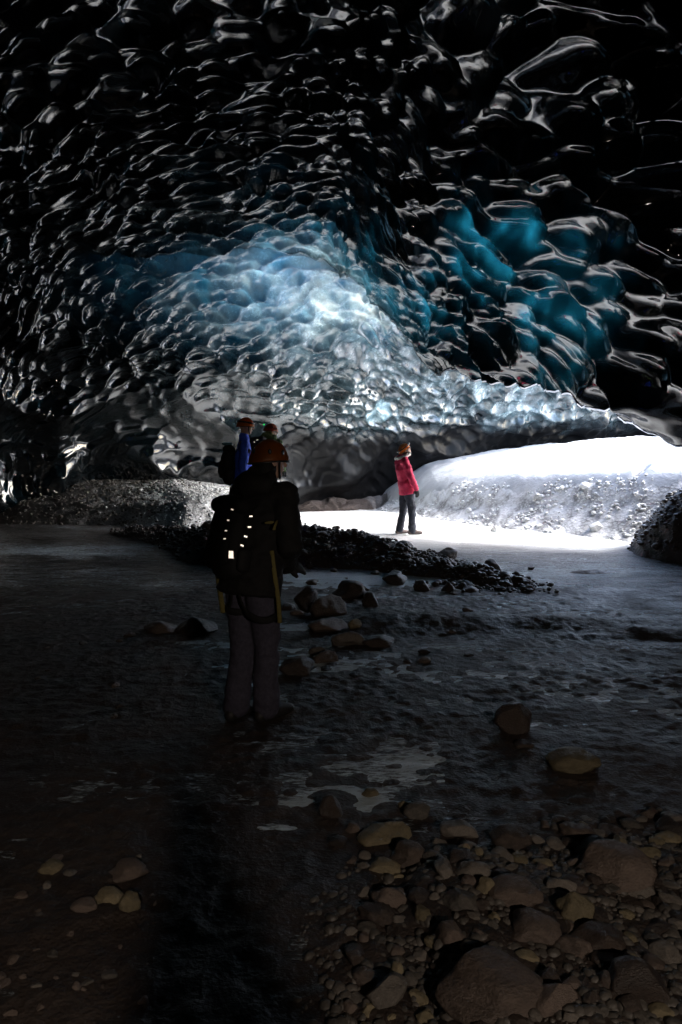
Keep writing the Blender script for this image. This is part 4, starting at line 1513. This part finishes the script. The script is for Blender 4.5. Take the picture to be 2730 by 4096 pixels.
# ---- gravel too fine to count
def gravel(name, pts, mat, label):
    bm = bmesh.new()
    bmesh.ops.create_icosphere(bm, subdivisions=2, radius=1)
    bv = np.array([v.co for v in bm.verts])
    bf = np.array([[v.index for v in f.verts] for f in bm.faces])
    bm.free()
    VV, FF, n0 = [], [], 0
    vars_ = []
    for q in range(10):
        c = bv * (1 + 0.28 * fbm3(bv * 1.3 + q * 9.1, 2, 700 + q))[:, None]
        vars_.append(c)
    for k, (x, y, z, w) in enumerate(pts):
        c = vars_[k % 10] * np.array([w / 2, w / 2 * nrng.uniform(.6, 1), w / 2 * nrng.uniform(.45, .8)])
        a = nrng.uniform(0, 6.28)
        ca, sa = math.cos(a), math.sin(a)
        c = np.stack([c[:, 0] * ca - c[:, 1] * sa, c[:, 0] * sa + c[:, 1] * ca, c[:, 2]], 1)
        VV.append(c + np.array([x, y, z]))
        FF.append(bf + n0)
        n0 += len(bv)
    me = mesh_arrays(name, np.concatenate(VV), np.concatenate(FF), mat)
    o = link(name, me)
    o['kind'] = 'stuff'
    o['label'] = label
    return o


pts = []
px = nrng.uniform(1180, 2760, 5000)
py = nrng.uniform(3130, 4130, 5000)
for a, b in zip(px, py):
    if b < 3440 - 0.19 * (a - 1430) + 40 * math.sin(a * .021) or nrng.rand() > (a - 1180) / 260 + 0.02:
        continue
    g = at_z(a, b, 0.05)
    pts.append((g.x, g.y, 0, 0.010 * 5.5 ** (nrng.rand() ** 2)))
P_ = np.array(pts)
P_[:, 2] = ground_h(P_[:, 0], P_[:, 1]) + 0.001
gravel('gravel', P_, ST_GREY, 'fine wet gravel between the cobbles at lower right')
# bar and dark bank feet
m = 3400
t_ = nrng.uniform(0, len(BAR) - 1.001, m)
i_ = t_.astype(int)
B_ = np.array([b[:2] for b in BAR])
pos = B_[i_] + (B_[i_ + 1] - B_[i_]) * (t_ - i_)[:, None] + np.stack([nrng.uniform(-.6, .6, m), nrng.uniform(-.8, .5, m)], 1)
hz = ground_h(pos[:, 0], pos[:, 1])
k_ = hz > ice_z(pos[:, 0], pos[:, 1]) - 0.02
P_ = np.stack([pos[k_, 0], pos[k_, 1], hz[k_] + .035, 0.035 * 3.2 ** (nrng.rand(k_.sum()) ** 2)], 1)
gravel('gravel', P_, ST_DARK, 'dark gravel covering the central bar')
# lit banks; the left one's fade into shade is put into stone colours
x_ = nrng.uniform(-9, -1.6, 9000)
y_ = nrng.uniform(13.8, 18.2, 9000)
dL, _a = polyline_signed(x_, y_, LEFT_BASE)
hz = ground_h(x_, y_)
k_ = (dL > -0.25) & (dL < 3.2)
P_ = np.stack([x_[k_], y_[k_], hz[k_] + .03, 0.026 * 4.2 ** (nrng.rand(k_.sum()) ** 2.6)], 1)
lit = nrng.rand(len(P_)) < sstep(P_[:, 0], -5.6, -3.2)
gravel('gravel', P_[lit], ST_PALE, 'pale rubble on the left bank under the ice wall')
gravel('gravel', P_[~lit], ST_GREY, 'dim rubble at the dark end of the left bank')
x_ = nrng.uniform(0.8, 6.6, 13000)
y_ = nrng.uniform(10.2, 21.0, 13000)
dR, _a = polyline_signed(x_, y_, BASE_LINE)
hz = ground_h(x_, y_)
k_ = (dR > -0.12) & (dR < 1.2) & (fb2(x_, y_, 1.1, 3, 77) > -0.12)
P_ = np.stack([x_[k_], y_[k_], hz[k_] + .02, 0.035 * 3.4 ** (nrng.rand(k_.sum()) ** 2.4)], 1)
gravel('gravel', P_, ST_PALE, 'frosted rubble on the bank below the snow')
a_ = nrng.uniform(0, 6.283, 1500)
r_ = np.sqrt(nrng.rand(1500))
x_, y_ = 6.6 + 1.85 * r_ * np.cos(a_), 11.0 + 1.3 * r_ * np.sin(a_)
P_ = np.stack([x_, y_, ground_h(x_, y_) + .02, 0.05 * 3.2 ** (nrng.rand(1500) ** 2.2)], 1)
gravel('gravel', P_, ST_DARK, 'dark rubble of the shaded mound at the right edge')  # dark stone colour stands in for shade under the curtain

# ------------------------------------------------------------------ headlamps of the group behind the camera
for nm, pos, az, el, en, ang in (('headlamp_light', LAMP_L, -52, -16, 9.5, 80), ('headlamp_light', LAMP_R, 20, -18, 12.0, 86)):
    aim = pos + Vector((math.sin(R(az)) * math.cos(R(el)), math.cos(R(az)) * math.cos(R(el)), math.sin(R(el))))
    ld = bpy.data.lights.new(nm, 'SPOT')
    ld.energy = en
    ld.color = (1.0, 0.84, 0.70)
    ld.spot_size = R(ang)
    ld.spot_blend = 0.14
    ld.shadow_soft_size = 0.025
    lo = bpy.data.objects.new(nm, ld)
    C.objects.link(lo)
    lo.location = pos
    lo.rotation_euler = (Vector(aim) - pos).to_track_quat('-Z', 'Y').to_euler()
